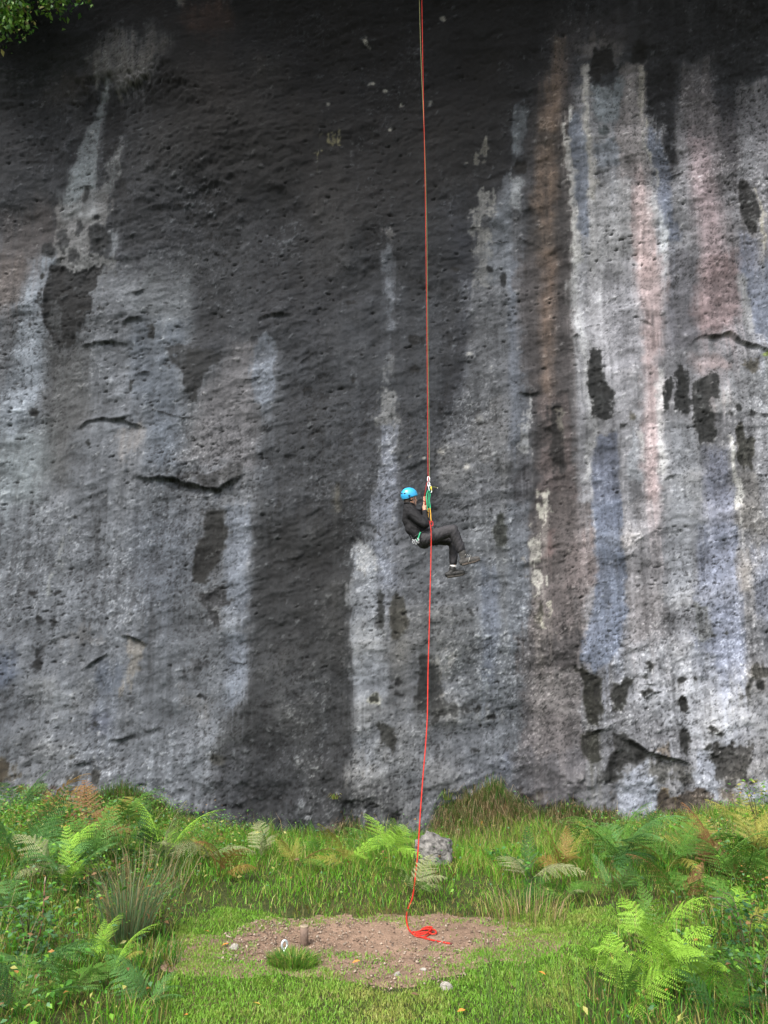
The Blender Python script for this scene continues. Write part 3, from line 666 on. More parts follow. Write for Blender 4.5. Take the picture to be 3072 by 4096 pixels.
col3 *= (1 - 0.42 * pit - 0.45 * gm * spkd)[..., None]
dirty = sstep(0.0, 0.9, n_big + 0.6 * n_mid)[..., None]
col3 *= 1 + dirty * np.array([0.02, -0.005, -0.05], np.float32)
col3 *= 1 + sstep(90, 50, base_l)[..., None] * np.array([-0.045, -0.005, 0.05], np.float32)      # dark tones are tinted cooler
grey = col3.mean(-1, keepdims=True)
col3 = grey + (col3 - grey) * 0.72
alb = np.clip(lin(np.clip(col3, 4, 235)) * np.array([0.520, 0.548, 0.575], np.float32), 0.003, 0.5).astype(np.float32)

# ---- relief
rough = 0.55 + 0.55 * sstep(-0.5, 0.6, fbm(GX * .55 + 4, GZ * .55, 3, 24)) - 0.30 * sstep(95, 140, color.mean(-1))
relief = (0.26 * n_big + 0.055 * n_mid + rough * (0.020 * n_bed + 0.012 * n_fin + 0.006 * n_vfin) + 0.008 * n_str
          + 0.012 * peb - 0.024 * pit + 0.009 * crust + 0.003 * spk - 0.003 * spkd)
disp += relief
# the hanging brow at upper left
bx, bz = to_wall('00', [(860, 520)])[0]
disp += 0.20 * np.exp(-((GX - bx) / 1.3) ** 2) * sstep(-0.30, 0.30, GZ - bz + 0.25 * warp2 + 0.22 * (GX - bx) ** 2) * (1 - 0.5 * sstep(0.3, 2.0, GZ - bz))
# roughly blocky foot
disp += 0.10 * np.exp(-np.maximum(GZ, 0) / 0.5) * (0.5 + n_mid)
EDGE = sstep(8.0, 7.4, np.abs(GX))
VY = wall_y(GX, GZ) - disp * np.where(np.abs(GX) > 7.7, .3, 1.0)
# ---- unseen roof above the frame with lip and top, set low to shade the wall
roof = [(11.75, 15.12), (11.5, 15.22), (11.1, 15.35), (10.6, 15.5), (10.0, 15.6), (9.5, 15.75), (9.25, 16.1), (9.2, 16.8), (9.4, 17.6), (10.0, 18.3), (11.5, 18.8), (15, 19.3), (30, 20.0)]
rx_ = np.repeat(CX[None, :], len(roof), 0)
ry_ = np.repeat(np.array([r[0] for r in roof])[:, None], NX, 1) + 0.25 * fbm(rx_ * .5, np.arange(len(roof))[:, None] * .7 + 0 * rx_, 3, 21)
rz_ = np.repeat(np.array([r[1] for r in roof])[:, None], NX, 1) + 0.12 * np.abs(fbm(rx_ * .8, np.arange(len(roof))[:, None] * .6 + 0 * rx_, 3, 22))
V = np.concatenate([np.stack([GX, VY, GZ], -1), np.stack([rx_, ry_, rz_], -1)], 0).astype(np.float32)
rc = np.repeat(alb[-1:], len(roof), 0) * 0 + np.array([0.05, 0.05, 0.05], np.float32)
C = np.concatenate([alb, rc], 0)
nr = V.shape[0]
idx = np.arange(nr * NX).reshape(nr, NX)
Q = np.stack([idx[:-1, :-1], idx[:-1, 1:], idx[1:, 1:], idx[1:, :-1]], -1).reshape(-1, 4)
m_rock = mat('limestone', attr=True, rough=0.88, vary=0.08, scale=45.0, bump=0.18, bscale=60.0, spec=0.25)
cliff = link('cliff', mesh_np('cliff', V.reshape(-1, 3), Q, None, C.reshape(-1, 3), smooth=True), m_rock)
tag(cliff, 'tall streaked grey limestone cliff behind the hanging person', kind='structure')

def cliff_y(x, z):
    i = int(np.clip(np.searchsorted(CX, x), 0, NX - 1)); j = int(np.clip(np.searchsorted(CZ, z), 0, NZ - 1))
    return float(VY[j, i])
# ------------------------------------------------------------------ the ground
def gz(x, y):
    x = np.asarray(x, float); y = np.asarray(y, float)
    z = 0.06 * sstep(7.35, 8.4, y) - 0.50 * sstep(8.4, 12.7, y)
    z = z + 0.48 * np.exp(-((x + 5.6) / 2.6) ** 2 - ((y - 12.9) / 2.0) ** 2)
    z = z + 0.45 * np.exp(-((x - 6.0) / 2.2) ** 2 - ((y - 12.9) / 2.0) ** 2)
    z = z + 0.22 * np.exp(-((x - 1.95) / 0.9) ** 2 - ((y - 12.7) / 1.0) ** 2)
    z = z + 0.20 * np.exp(-((x + 3.6) / 1.2) ** 2 - ((y - 8.6) / 1.6) ** 2) + 0.15 * np.exp(-((x - 4.0) / 1.4) ** 2 - ((y - 8.6) / 1.8) ** 2)
    z = z + 0.035 * fbm(x * 0.9, y * 0.9, 3, 31) + 0.010 * fbm(x * 4, y * 4, 2, 32)
    dp = np.exp(-((x + 0.05) / 1.25) ** 2 - ((y - 6.6) / 0.6) ** 2)
    return z - 0.03 * dp

def gpt(px, py, view=True):
    """photograph point (in the 1659-wide view by default) -> point on the ground"""
    s = 3072 / 1659 if view else 1.0
    dx, dy, dz = px_dir(px * s, py * s)
    t = 7.0
    for k in range(400):
        t += 0.03
        if CAM_H + dz * t < float(gz(dx * t, dy * t)): break
    lo, hi = t - 0.03, t
    for _ in range(12):
        m = (lo + hi) / 2
        if CAM_H + dz * m < float(gz(dx * m, dy * m)): hi = m
        else: lo = m
    if dy * hi > 12.9: hi = 12.9 / dy
    x, y = dx * hi, dy * hi
    return Vector((float(x), float(y), float(gz(x, y))))

def gpt0(px, py):
    s = 3072 / 1659
    dx, dy, dz = px_dir(px * s, py * s)
    t = 2.0
    while CAM_H + dz * t > float(gz(dx * t, dy * t)) and dy * t < 12.9: t += 0.02
    return Vector((float(dx * t), float(dy * t), float(gz(dx * t, dy * t))))

xs = np.concatenate([[-150, -80, -40, -25, -16, -12, -10], np.arange(-8.6, 8.61, 0.07), [10, 12, 16, 25, 40, 80, 150]])
ys = np.concatenate([[-150, -80, -40, -20, -10, -5, -2, 0, 1.5, 2.5, 3.2], np.arange(3.8, 13.9, 0.07), [15, 18, 25, 40, 80, 150]])
gx, gy = np.meshgrid(xs, ys)
gzz = gz(gx, gy)
idx = np.arange(gx.size).reshape(gx.shape)
Q = np.stack([idx[:-1, :-1], idx[:-1, 1:], idx[1:, 1:], idx[1:, :-1]], -1).reshape(-1, 4)
nn = fbm(gx * 1.1, gy * 1.1, 4, 33)[..., None]; n2 = fbm(gx * 5, gy * 5, 3, 34)[..., None]
gc = np.array([0.034, 0.042, 0.013]) * (1 + .25 * n2) + np.clip(nn, 0, 1) * np.array([0.035, 0.02, 0.008])
m_soil = mat('soil', attr=True, rough=.95, vary=.3, scale=18, bump=.6, bscale=40, spec=.15)
ground = link('ground', mesh_np('ground', np.stack([gx, gy, gzz], -1), Q, None, np.clip(gc, .005, 1).reshape(-1, 3), smooth=True), m_soil)
tag(ground, 'grassy uneven ground at the foot of the cliff', kind='structure')

def vpoly(pts):
    return [(p.x, p.y) for p in (gpt0(*q) for q in pts)]
DIRT = vpoly([(487, 2052), (515, 2022), (560, 2004), (620, 1994), (720, 1991), (860, 1996), (950, 1991), (1060, 1993), (1112, 2001), (1112, 2022), (1060, 2038), (1000, 2046), (970, 2062), (935, 2078), (880, 2088), (820, 2086), (760, 2080), (700, 2074), (620, 2070), (560, 2074), (505, 2072)])
LAWN = vpoly([(250, 2400), (330, 2212), (345, 2140), (380, 2060), (395, 1990), (480, 1962), (700, 1990), (1100, 1987), (1180, 1962), (1330, 1955), (1400, 2000), (1280, 2080), (1270, 2150), (1240, 2212), (1260, 2400)])
SPARSE = vpoly([(700, 2080), (1000, 2070), (1010, 2110), (960, 2140), (840, 2150), (720, 2120)])

# bare earth, laid on the ground
dx_ = np.arange(-2.2, 2.2, 0.035); dy_ = np.arange(5.6, 7.8, 0.035)
DX, DY = np.meshgrid(dx_, dy_)
wx = DX + 0.13 * fbm(DX * 4, DY * 4, 3, 41); wy = DY + 0.13 * fbm(DX * 4 + 9, DY * 4, 3, 42)
sd = poly_sdf(wx.astype(np.float32), wy.astype(np.float32), DIRT)
keep = sd < np.where(DY > 6.75, 0.14, 0.55)
DZ = gz(DX, DY) + 0.006 + 0.006 * fbm(DX * 9, DY * 9, 3, 43) - 0.05 * sstep(0.38, 0.56, sd)
idx = np.arange(DX.size).reshape(DX.shape)
kq = keep[:-1, :-1] & keep[1:, 1:] & keep[:-1, 1:] & keep[1:, :-1]
Q = np.stack([idx[:-1, :-1], idx[:-1, 1:], idx[1:, 1:], idx[1:, :-1]], -1)[kq]
used, inv = np.unique(Q, return_inverse=True)
dv = np.stack([DX, DY, DZ], -1).reshape(-1, 3)[used]
nd = fbm(DX * 2, DY * 2, 4, 44).reshape(-1)[used][:, None]; nd2 = fbm(DX * 12, DY * 12, 3, 45).reshape(-1)[used][:, None]
dc = np.array([0.195, 0.132, 0.094]) * (1 + .20 * nd + .25 * nd2)
m_dirt = mat('bare_earth', attr=True, rough=.95, vary=.22, scale=55, bump=.7, bscale=90, spec=.15)
dirt = link('dirt_patch', mesh_np('dirt_patch', dv, inv.reshape(-1, 4), None, np.clip(dc, .01, 1), smooth=True), m_dirt)
tag(dirt, 'bare brown gravelly earth patch in the grass', kind='structure')

# gravel
def stone_verts(n, r):
    base = np.array([(1, 0, 0), (-1, 0, 0), (0, 1, 0), (0, -1, 0), (0, 0, 1), (0, 0, -1)], float)
    a = rng.random(n) * 6.283
    sc = (0.6 + 0.8 * rng.random((n, 1, 3))) * r[:, None, None]; sc[..., 2] *= .65
    v = (base[None] + rng.normal(0, .22, (n, 6, 3))) * sc
    c, s = np.cos(a)[:, None], np.sin(a)[:, None]
    x = v[..., 0] * c - v[..., 1] * s; y = v[..., 0] * s + v[..., 1] * c
    return np.stack([x, y, v[..., 2]], -1)
OCT = np.array([(0, 2, 4), (2, 1, 4), (1, 3, 4), (3, 0, 4), (2, 0, 5), (1, 2, 5), (3, 1, 5), (0, 3, 5)])
n = 15000
sx = rng.uniform(-2.2, 2.2, n); sy = rng.uniform(5.5, 7.6, n)
sdd = poly_sdf(sx, sy, DIRT)
den = 0.55 + 0.6 * fbm(sx * 2.2, sy * 2.2, 3, 46) + 0.35 * np.exp(-((sx + 0.9) / .6) ** 2) + 0.25 * sstep(6.9, 6.2, sy)
k = (sdd + .1 * fbm(sx * 4, sy * 4, 3, 47) < 0.08) & (rng.random(n) < den) | in_poly(sx, sy, SPARSE) & (rng.random(n) < .35)
sx, sy = sx[k], sy[k]; n = len(sx)
r = 0.0045 + 0.009 * rng.random(n) ** 3.4
sv = stone_verts(n, r) + np.stack([sx, sy, gz(sx, sy) + 0.012 + r * .4], -1)[:, None, :]
pal = np.array([(.19, .135, .098), (.27, .215, .165), (.14, .10, .075), (.29, .24, .19), (.09, .07, .055), (.21, .155, .11)])
pc = pal[rng.choice(6, n, p=[.28, .22, .18, .12, .08, .12])] * rng.uniform(.75, 1.2, (n, 1))
gf = (OCT[None] + (np.arange(n) * 6)[:, None, None]).reshape(-1, 3)
m_stone = mat('gravel', attr=True, rough=.9, vary=.1, scale=80, spec=.2)
gravel = link('gravel', mesh_np('gravel', sv.reshape(-1, 3), None, gf, np.repeat(np.clip(pc, 0, 1), 6, 0)), m_stone)
tag(gravel, 'small pale gravel scattered over the bare earth', 'gravel', kind='stuff')
# ------------------------------------------------------------------ grass
def blades(x, y, z, h, w, lx, ly, c, droop=0.25):
    """bent blades of two segments: root x y z, height, width, lean (fraction of height), colour"""
    n = len(x); a = rng.random(n) * 6.283
    px, py = np.cos(a) * w / 2, np.sin(a) * w / 2
    V = np.empty((n, 5, 3), np.float32)
    V[:, 0] = np.stack([x - px, y - py, z], -1); V[:, 1] = np.stack([x + px, y + py, z], -1)
    mx, my, mz = x + lx * h * .38, y + ly * h * .38, z + h * .58
    V[:, 2] = np.stack([mx - px * .8, my - py * .8, mz], -1); V[:, 3] = np.stack([mx + px * .8, my + py * .8, mz], -1)
    L = np.sqrt(lx * lx + ly * ly)
    V[:, 4] = np.stack([x + lx * h, y + ly * h, z + h * np.clip(1 - droop * L, -.6, 1)], -1)
    b = (np.arange(n) * 5)[:, None]
    return V.reshape(-1, 3), b + np.array([0, 1, 3, 2]), b + np.array([2, 3, 4]), np.repeat(np.clip(c, 0.004, 1), 5, 0)

def grass(name, args, material, parent=None):
    vs, qs, ts, cs = [], [], [], []; o = 0
    for a in args:
        v, q, t, c = blades(*a[:8], **(a[8] if len(a) > 8 else {}))
        vs.append(v); qs.append(q + o); ts.append(t + o); cs.append(c); o += len(v)
    return link(name, mesh_np(name, np.concatenate(vs), np.concatenate(qs), np.concatenate(ts), np.concatenate(cs)), material, parent)

m_grass = mat('grass_blade', attr=True, rough=.5, spec=.3, transl=.42)
m_leaf = mat('leaf', attr=True, rough=.5, spec=.3, transl=.3)

G_BRIGHT = np.array([.120, .255, .026]); G_YEL = np.array([.290, .285, .080]); G_DEEP = np.array([.040, .125, .016])
G_DRY = np.array([.300, .230, .120]); G_BROWN = np.array([.150, .090, .040]); G_BLUE = np.array([.060, .130, .055])
def pick(n, cols, probs):
    return np.array(cols)[rng.choice(len(cols), n, p=np.array(probs) / sum(probs))] * rng.uniform(.7, 1.25, (n, 1))

# lawn
n = 330000
x = rng.uniform(-3.9, 4.2, n); y = rng.uniform(3.9, 8.9, n)
wob = 0.10 * fbm(x * 2.5, y * 2.5, 3, 51)
inl = in_poly(x + wob, y + wob, LAWN)
sd = poly_sdf((x + wob * .6).astype(np.float32), (y + wob * .6).astype(np.float32), DIRT)
sp = in_poly(x, y, SPARSE)
edge = sstep(-.20, .26, sd + .22 * fbm(x * 7, y * 7, 2, 52))
patch = fbm(x * 5, y * 5, 3, 57)
k = inl & (rng.random(n) < edge) & (~sp | (rng.random(n) < .22 + .5 * (patch > .2)))
x, y = x[k], y[k]; n = len(x)
pn = fbm(x * 1.3, y * 1.3, 4, 53); pn2 = fbm(x * 6, y * 6, 3, 54)
h = .020 + .024 * rng.random(n) + .012 * pn2; a = rng.random(n) * 6.283; l = rng.uniform(.1, 1.0, n)
mixy = np.clip(.16 + .75 * pn + .35 * pn2 + rng.normal(0, .18, n), 0, 1)[:, None]
c = (G_BRIGHT * 1.12 * (1 - mixy) + G_YEL * mixy) * rng.uniform(.8, 1.4, (n, 1))
dead = rng.random(n) < .05; c[dead] = G_DRY * rng.uniform(.6, 1, (dead.sum(), 1))
lawn = grass('lawn_grass', [(x, y, gz(x, y) - .004, np.maximum(h, .015), rng.uniform(.004, .008, n), np.cos(a) * l, np.sin(a) * l, c)], m_grass)
tag(lawn, 'short bright green lawn grass round the bare earth', 'grass', kind='stuff')

# longer grass everywhere between the lawn and the wall
n = 330000
x = rng.uniform(-8.4, 8.4, n); y = 4.0 + (13.25 - 4.0) * rng.random(n)
wob = 0.10 * fbm(x * 2.5, y * 2.5, 3, 51)
inl = in_poly(x + wob, y + wob, LAWN)
sd = poly_sdf(x.astype(np.float32), y.astype(np.float32), DIRT)
cl = fbm(x * 1.7, y * 1.7, 3, 55)
vis = np.abs(x) < 0.56 * y + 0.9
wy = wall_y(x, np.zeros_like(x))
k = ~inl & (sd > np.where(y > 6.75, -.07, .03) + .05 * cl) & vis & (rng.random(n) < .62 + .45 * cl) & (y < wy + .1)
k0 = k; x, y = x[k], y[k]; sd = sd[k]; n = len(x)
pn = fbm(x * .8, y * .8, 4, 56); far = sstep(8.2, 12.5, y)
bank = sstep(9.0, 7.4, y) * (np.abs(x) < 2.6)
h = (.08 + .16 * rng.random(n) ** 1.5 + .10 * np.clip(pn, -.4, 1)) * (1 - .40 * bank) * (.45 + .55 * sstep(-.05, .22, sd)) * (1 + .25 * far)
a = rng.random(n) * 6.283; l = rng.uniform(.1, .9, n)
dryx = np.clip(.5 * np.exp(-((x - 1.9) / 1.2) ** 2 - ((y - 12.2) / 1.4) ** 2) + .25 * sstep(2.5, 5, x) * far + .30 * fbm(x * 1.5, y * 1.5, 3, 58), 0, .8)
rr = rng.random(n)
c = np.where((rr < .09 + .6 * dryx)[:, None], G_DRY, np.where((rr < .36 + .5 * pn)[:, None], G_DEEP * 1.15, np.where((rr < .8)[:, None], G_BRIGHT * .92, G_YEL * .75)))
br = rng.random(n) < .07; c = np.where(br[:, None], G_BROWN, c) * rng.uniform(.65, 1.25, (n, 1))
bo_b = gpt0(934, 1868); bo_x, bo_y = bo_b.x, bo_b.y + .2
h = h * np.where((np.abs(x - bo_x) < .26) & (y < bo_y + .1) & (y > bo_y - .65), .4, 1)
thatch = (sd < .28 + .2 * cl[k0]) & (y > 6.9) & (rng.random(n) < .5)
c = np.where(thatch[:, None], np.where((rng.random(n) < .5)[:, None], G_DRY * .62, G_BROWN * .8) * rng.uniform(.6, 1.2, (n, 1)), c)
h = h * (.62 + .75 * np.clip(.5 + fbm(x * 5, y * 5, 2, 59), 0, 1.3))
tall = grass('long_grass', [(x, y, gz(x, y) - .01, np.maximum(h, .03), rng.uniform(.004, .009, n), np.cos(a) * l, np.sin(a) * l - .1, c * np.array([1.10, 1.34, .90]))], m_grass)
tag(tall, 'rough long grass, green and straw, along the foot of the cliff', 'grass', kind='stuff')

# bleached dead stems standing in it
n = 2600
x = rng.uniform(-8, 8, n); y = rng.uniform(4.6, 13.0, n)
k = ~in_poly(x, y, LAWN) & (poly_sdf(x.astype(np.float32), y.astype(np.float32), DIRT) > .25) & (rng.random(n) < .35 + .6 * (np.abs(x) > 2)) & (np.abs(x) < .56 * y + .9)
x, y = x[k], y[k]; n = len(x); a = rng.random(n) * 6.283; l = rng.uniform(.05, .7, n)
tag(grass('dead_stems', [(x, y, gz(x, y), rng.uniform(.22, .50, n), rng.uniform(.003, .005, n), np.cos(a) * l, np.sin(a) * l, pick(n, [G_DRY, G_BROWN * 1.2, G_YEL * .8], [.5, .25, .25]))], m_grass), 'bleached dead stems standing among the long grass', 'dead stems', kind='stuff')

# low broad-leaved undergrowth
def leaves(P, D, size, c, wid=.55):
    """folded leaf of four triangles at P along D"""
    n = len(P)
    D = D / (np.linalg.norm(D, axis=1)[:, None] + 1e-9)
    up = rng.normal(0, .45, (n, 3)) + np.array([0, 0, 1.0])
    S = np.cross(D, up); S /= np.linalg.norm(S, axis=1)[:, None] + 1e-9
    N = np.cross(S, D)
    s = size[:, None]
    V = np.empty((n, 5, 3), np.float32)
    V[:, 0] = P; V[:, 1] = P + D * s * .45 + S * s * wid * .5 + N * s * .10
    V[:, 2] = P + D * s - N * s * .12; V[:, 3] = P + D * s * .45 - S * s * wid * .5 + N * s * .10
    V[:, 4] = P + D * s * .5
    b = (np.arange(n) * 5)[:, None]
    F = np.stack([b + np.array([0, 4, 1]), b + np.array([1, 4, 2]), b + np.array([0, 3, 4]), b + np.array([3, 2, 4])], 1).reshape(-1, 3)
    return V.reshape(-1, 3), F, np.repeat(np.clip(c, .004, 1), 5, 0)

n = 150000
x = rng.uniform(-8, 8, n); y = rng.uniform(4.2, 13.1, n)
cl = fbm(x * 1.2 + 3, y * 1.2, 3, 61)
inl = in_poly(x, y, LAWN); sd = poly_sdf(x.astype(np.float32), y.astype(np.float32), DIRT)
side = sstep(-1.5, -2.6, x) + sstep(2.3, 3.4, x) + .10
k = ~inl & (sd > .25) & (rng.random(n) < side * (.35 + .9 * cl)) & (np.abs(x) < .56 * y + .9) & (y < wall_y(x, 0 * x) - .05)
x, y = x[k], y[k]; n = len(x)
pz = gz(x, y) + .02 + .42 * rng.random(n) ** 1.3 * (.45 + np.clip(fbm(x * 1.1, y * 1.1, 3, 62) + .4, 0, 1))
D = rng.normal(0, 1, (n, 3)) * np.array([1, 1, .35]) + np.array([0, -.5, 0])
c = pick(n, [G_DEEP * 1.1, G_BRIGHT * .85, G_BLUE * 1.15, G_YEL * .8, G_BROWN, np.array([.22, .11, .03])], [.34, .26, .22, .08, .07, .03])
v, f, cc = leaves(np.stack([x, y, pz], -1), D, rng.uniform(.02, .055, n), c * 1.25)
tag(link('undergrowth', mesh_np('undergrowth', v, None, f, cc), m_leaf), 'low mixed leafy undergrowth between the ferns', 'undergrowth', kind='stuff')

# ------------------------------------------------------------------ ferns
def frond_mesh(name, e0, e1, pairs=14, wide=.36, seed=0, curl=.1):
    r = np.random.default_rng(seed)
    ns = 40; ds = 1.0 / ns
    t = np.linspace(0, 1, ns + 1); e = np.radians(e0 + (e1 - e0) * t ** 1.3)
    X = np.concatenate([[0], np.cumsum(np.cos(e[:-1]) * ds)]); Z = np.concatenate([[0], np.cumsum(np.sin(e[:-1]) * ds)])
    Yb = curl * t ** 2 * r.choice([-1, 1]) * .6
    V, Q, T = [], [], []
    pts = [Vector((X[i], Yb[i], Z[i])) for i in range(0, ns + 1, 4)]
    tv, tq, tt = tube_np(pts, np.linspace(.008, .0025, len(pts)), 3)
    V += [tuple(p) for p in tv]; Q += list(tq); T += list(tt)
    for i in range(pairs):
        u = .20 + .78 * (i / (pairs - 1)) ** .92
        k = min(int(u * ns), ns - 1)
        p = np.array([np.interp(u, t, X), np.interp(u, t, Yb), np.interp(u, t, Z)])
        fw = np.array([math.cos(e[k]), 0, math.sin(e[k])]); up = np.array([-math.sin(e[k]), 0, math.cos(e[k])])
        L = wide * (1 - u) ** .72 * (1 if i > 1 else .85) + .025
        for s in (-1, 1):
            ang = math.radians(62 - 18 * u + r.normal(0, 5))
            d = fw * math.cos(ang) + np.array([0, s, 0]) * math.sin(ang) - up * .12
            d = d + r.normal(0, .05, 3); d /= np.linalg.norm(d)
            side = np.cross(up, d); side /= np.linalg.norm(side); nrm = np.cross(d, side)
            m = max(4, int(L / .023))
            for j in range(m):
                w = (j + .5) / m
                q = p + d * L * w - nrm * 0 - up * .10 * L * w * w * 2
                pl = (.042 * (1 - w) ** .6 + .005) * (.55 + .45 * min(1, L / .25)) * r.uniform(.8, 1.15)
                pw = L / m * .62
                for sg in (-1, 1):
                    dd = side * sg * .92 + d * .42 - up * .15
                    b0 = q - d * pw * .6; b1 = q + d * pw * .6; tip = q + dd * pl
                    n0 = len(V); V += [tuple(b0), tuple(b1), tuple(tip)]
                    T.append((n0, n0 + 1, n0 + 2) if sg > 0 else (n0 + 1, n0, n0 + 2))
    return mesh_np(name, np.array(V), np.array(Q), np.array(T))

FROND = [frond_mesh('frond', 74, -12, seed=1), frond_mesh('frond', 58, -28, seed=2, wide=.40), frond_mesh('frond', 80, 38, seed=3, wide=.32), frond_mesh('frond', 40, -45, seed=4, wide=.38, pairs=13), frond_mesh('frond', 66, 5, seed=5, wide=.44, pairs=13)]
def fern_mat(name, c, tr=.35):
    return mat('fern_' + name, c, rough=.55, vary=.25, scale=6, transl=tr, spec=.25)
FM = {'bright': fern_mat('bright', (.215, .390, .045)), 'green': fern_mat('green', (.085, .190, .030)), 'blue': fern_mat('blue', (.090, .205, .058)),
      'dark': fern_mat('dark', (.030, .085, .022)), 'yellow': fern_mat('yellow', (.245, .240, .050)), 'rust': fern_mat('rust', (.175, .088, .036)),
      'pale': fern_mat('pale', (.255, .275, .140)), 'orange': fern_mat('orange', (.235, .145, .040))}
for f in FROND: f.materials.append(FM['green'])

def fern(px, py, size, n, key, label, lean=None, group=None, keys=None, spread=6.283, az0=None):
    b = gpt0(px, py)
    size *= 1.22 if py < 1985 else 1.05
    root = empty('fern', (b.x, b.y, b.z + (.04 if py < 1985 else -.01)), label, 'fern', group)
    a0 = rnd.random() * 6.28 if az0 is None else az0
    for i in range(n):
        o = bpy.data.objects.new('frond', FROND[rnd.randrange(len(FROND))])
        COL.objects.link(o); o.parent = root
        o.rotation_euler = (rnd.uniform(-.45, .45), rnd.uniform(-.25, .30), a0 + spread * (i + rnd.uniform(-.3, .3)) / n)
        s = size * rnd.uniform(.6, 1.15); o.scale = (s, s * rnd.uniform(.75, 1.1), s * rnd.uniform(.65, 1.15))
        o.location = (rnd.uniform(-.06, .06) * size, rnd.uniform(-.06, .06) * size, 0)
        kk = key if not keys else rnd.choice([key, key] + keys)
        o.material_slots[0].link = 'OBJECT'; o.material_slots[0].material = FM[kk]
    return root

FG = 'ferns along the foot of the cliff'
F_ = lambda *a, **k: fern(*a, group=FG, **k)
F_(120, 1905, .62, 6, 'bright', 'pale bright green fern just above the upright dead stalk', keys=['pale'])
F_(45, 1880, .75, 7, 'blue', 'large blue-green fern at the left edge above the dead stalk')
F_(25, 1985, .70, 7, 'blue', 'blue-green fern at the left edge level with the rush clump')
F_(185, 1830, .75, 6, 'rust', 'rust-brown withered fern behind the bright one at left', keys=['orange', 'green'])
F_(265, 1800, .80, 8, 'green', 'arching olive fern on the grassy mound against the wall at left', keys=['yellow'])
F_(100, 1790, .7, 6, 'orange', 'orange-brown dead bracken below the grass tuft on the left wall', keys=['rust', 'yellow'])
F_(40, 1765, .65, 6, 'blue', 'blue-green fern in the left corner where wall meets plants')
F_(345, 1885, .65, 8, 'bright', 'green fern behind the tips of the rush clump', keys=['dark', 'pale'])
F_(205, 1885, .75, 8, 'blue', 'deep green fern right of the pale bright fern at left', keys=['green'])
F_(395, 1815, .55, 5, 'yellow', 'yellowish fern against the grey wall right of the left mound', keys=['green'])
F_(475, 1905, .45, 5, 'rust', 'rust-brown curled fern at the lawn edge on the left', keys=['orange'])
F_(440, 1870, .6, 6, 'green', 'green fern behind the curled rust-brown one', keys=['pale', 'yellow'])
F_(565, 1860, .55, 6, 'pale', 'pale green fern below the dark wall stain left of centre', keys=['green'])
F_(640, 1880, .42, 5, 'yellow', 'small yellow-brown fern in the grass bank above the stake', keys=['rust', 'green'])
F_(205, 2075, .45, 6, 'bright', 'light green fern just below the rush clump', keys=['green'])
F_(325, 2175, .42, 6, 'blue', 'pale blue-green fern at the bottom edge beside the lawn', keys=['bright'])
F_(60, 2110, .6, 7, 'blue', 'blue-green fern low at the left edge below the rush clump')
F_(150, 2160, .5, 6, 'green', 'mid green fern near the lower left corner', keys=['blue'])
F_(40, 2195, .5, 6, 'green', 'dark leafy fern filling the lower left corner', keys=['blue', 'dark'])
F_(245, 2130, .42, 6, 'green', 'yellow-green fern between rush clump and bottom edge at left', keys=['bright', 'yellow'])
F_(755, 1880, .58, 6, 'bright', 'arching green fern left of the boulder by the brown earth', keys=['yellow'])
F_(842, 1862, .60, 6, 'bright', 'upright bright green fern just left of the pale boulder', keys=['green'], spread=6.28, az0=.2)
F_(800, 1850, .45, 4, 'green', 'small dark fern in the hollow between two brighter ones left of the boulder', keys=['dark'])
F_(893, 1938, .42, 7, 'pale', 'grey-green faded fern behind the red rope above the bare earth', keys=['pale', 'green'])
F_(1145, 1915, .45, 6, 'dark', 'dark green fern with one bleached frond right of the rope pile', keys=['pale'])
F_(1215, 1890, .42, 6, 'orange', 'yellow-orange fading fern right of the dry hummock', keys=['yellow'])
F_(1225, 1955, .40, 5, 'green', 'green fern at the right end of the grass bank', keys=['pale'])
F_(1350, 1885, .78, 7, 'green', 'large blue-green fern with arching fronds under the pale wall at right', keys=['blue'])
F_(1450, 1890, .72, 7, 'green', 'dull green fern right of the large arching one', keys=['yellow', 'dark'])
F_(1555, 1900, .70, 7, 'green', 'olive fern between the arching ferns and the right edge', keys=['yellow', 'rust'])
F_(1630, 1870, .85, 8, 'yellow', 'tall yellow-green fern at the right edge against the wall', keys=['green', 'bright'])
F_(1600, 1930, .6, 6, 'green', 'rusty green fern at the right edge below the tall yellow one', keys=['rust'])
F_(150, 1940, .55, 6, 'blue', 'blue-green fern right behind the upright dead stalk', keys=['bright'])
F_(300, 1850, .6, 6, 'dark', 'dark green fern in front of the left grassy mound', keys=['green'])
F_(500, 1845, .5, 5, 'green', 'green fern at the wall foot between yellow and pale ferns left of centre', keys=['yellow'])
F_(690, 1860, .42, 5, 'green', 'small green fern in the bank above and right of the stake', keys=['bright'])
F_(1290, 1850, .55, 6, 'green', 'green fern at the left of the large arching one', keys=['yellow', 'dark'])
F_(1400, 1840, .6, 6, 'blue', 'blue-green fern close under the pale right wall', keys=['green'])
F_(1505, 1850, .55, 6, 'yellow', 'straw-yellow fern at the wall foot on the right', keys=['orange', 'green'])
F_(1480, 1960, .5, 6, 'green', 'green fern behind the fresh bracken group at right', keys=['rust'])
F_(1330, 1945, .45, 5, 'green', 'low green fern at the right end of the lawn', keys=['blue'])
F_(1590, 2010, .55, 6, 'green', 'green fern just above the dark bramble at right', keys=['bright', 'yellow'])
fern(1425, 2150, .62, 9, 'bright', 'big fresh lime-green bracken at lower right on the lawn edge', group=FG)
fern(1360, 2165, .50, 7, 'bright', 'left flank of fresh lime-green bracken nearest the lawn', group=FG, keys=['green'])
fern(1490, 2150, .55, 7, 'bright', 'fresh green bracken right of the big lime one', group=FG, keys=['green'])
F_(1420, 2050, .55, 6, 'bright', 'fresh green bracken behind the big lime one', keys=['green'])
F_(1550, 2090, .5, 6, 'green', 'green fern in front of the dark bramble at right', keys=['bright'])
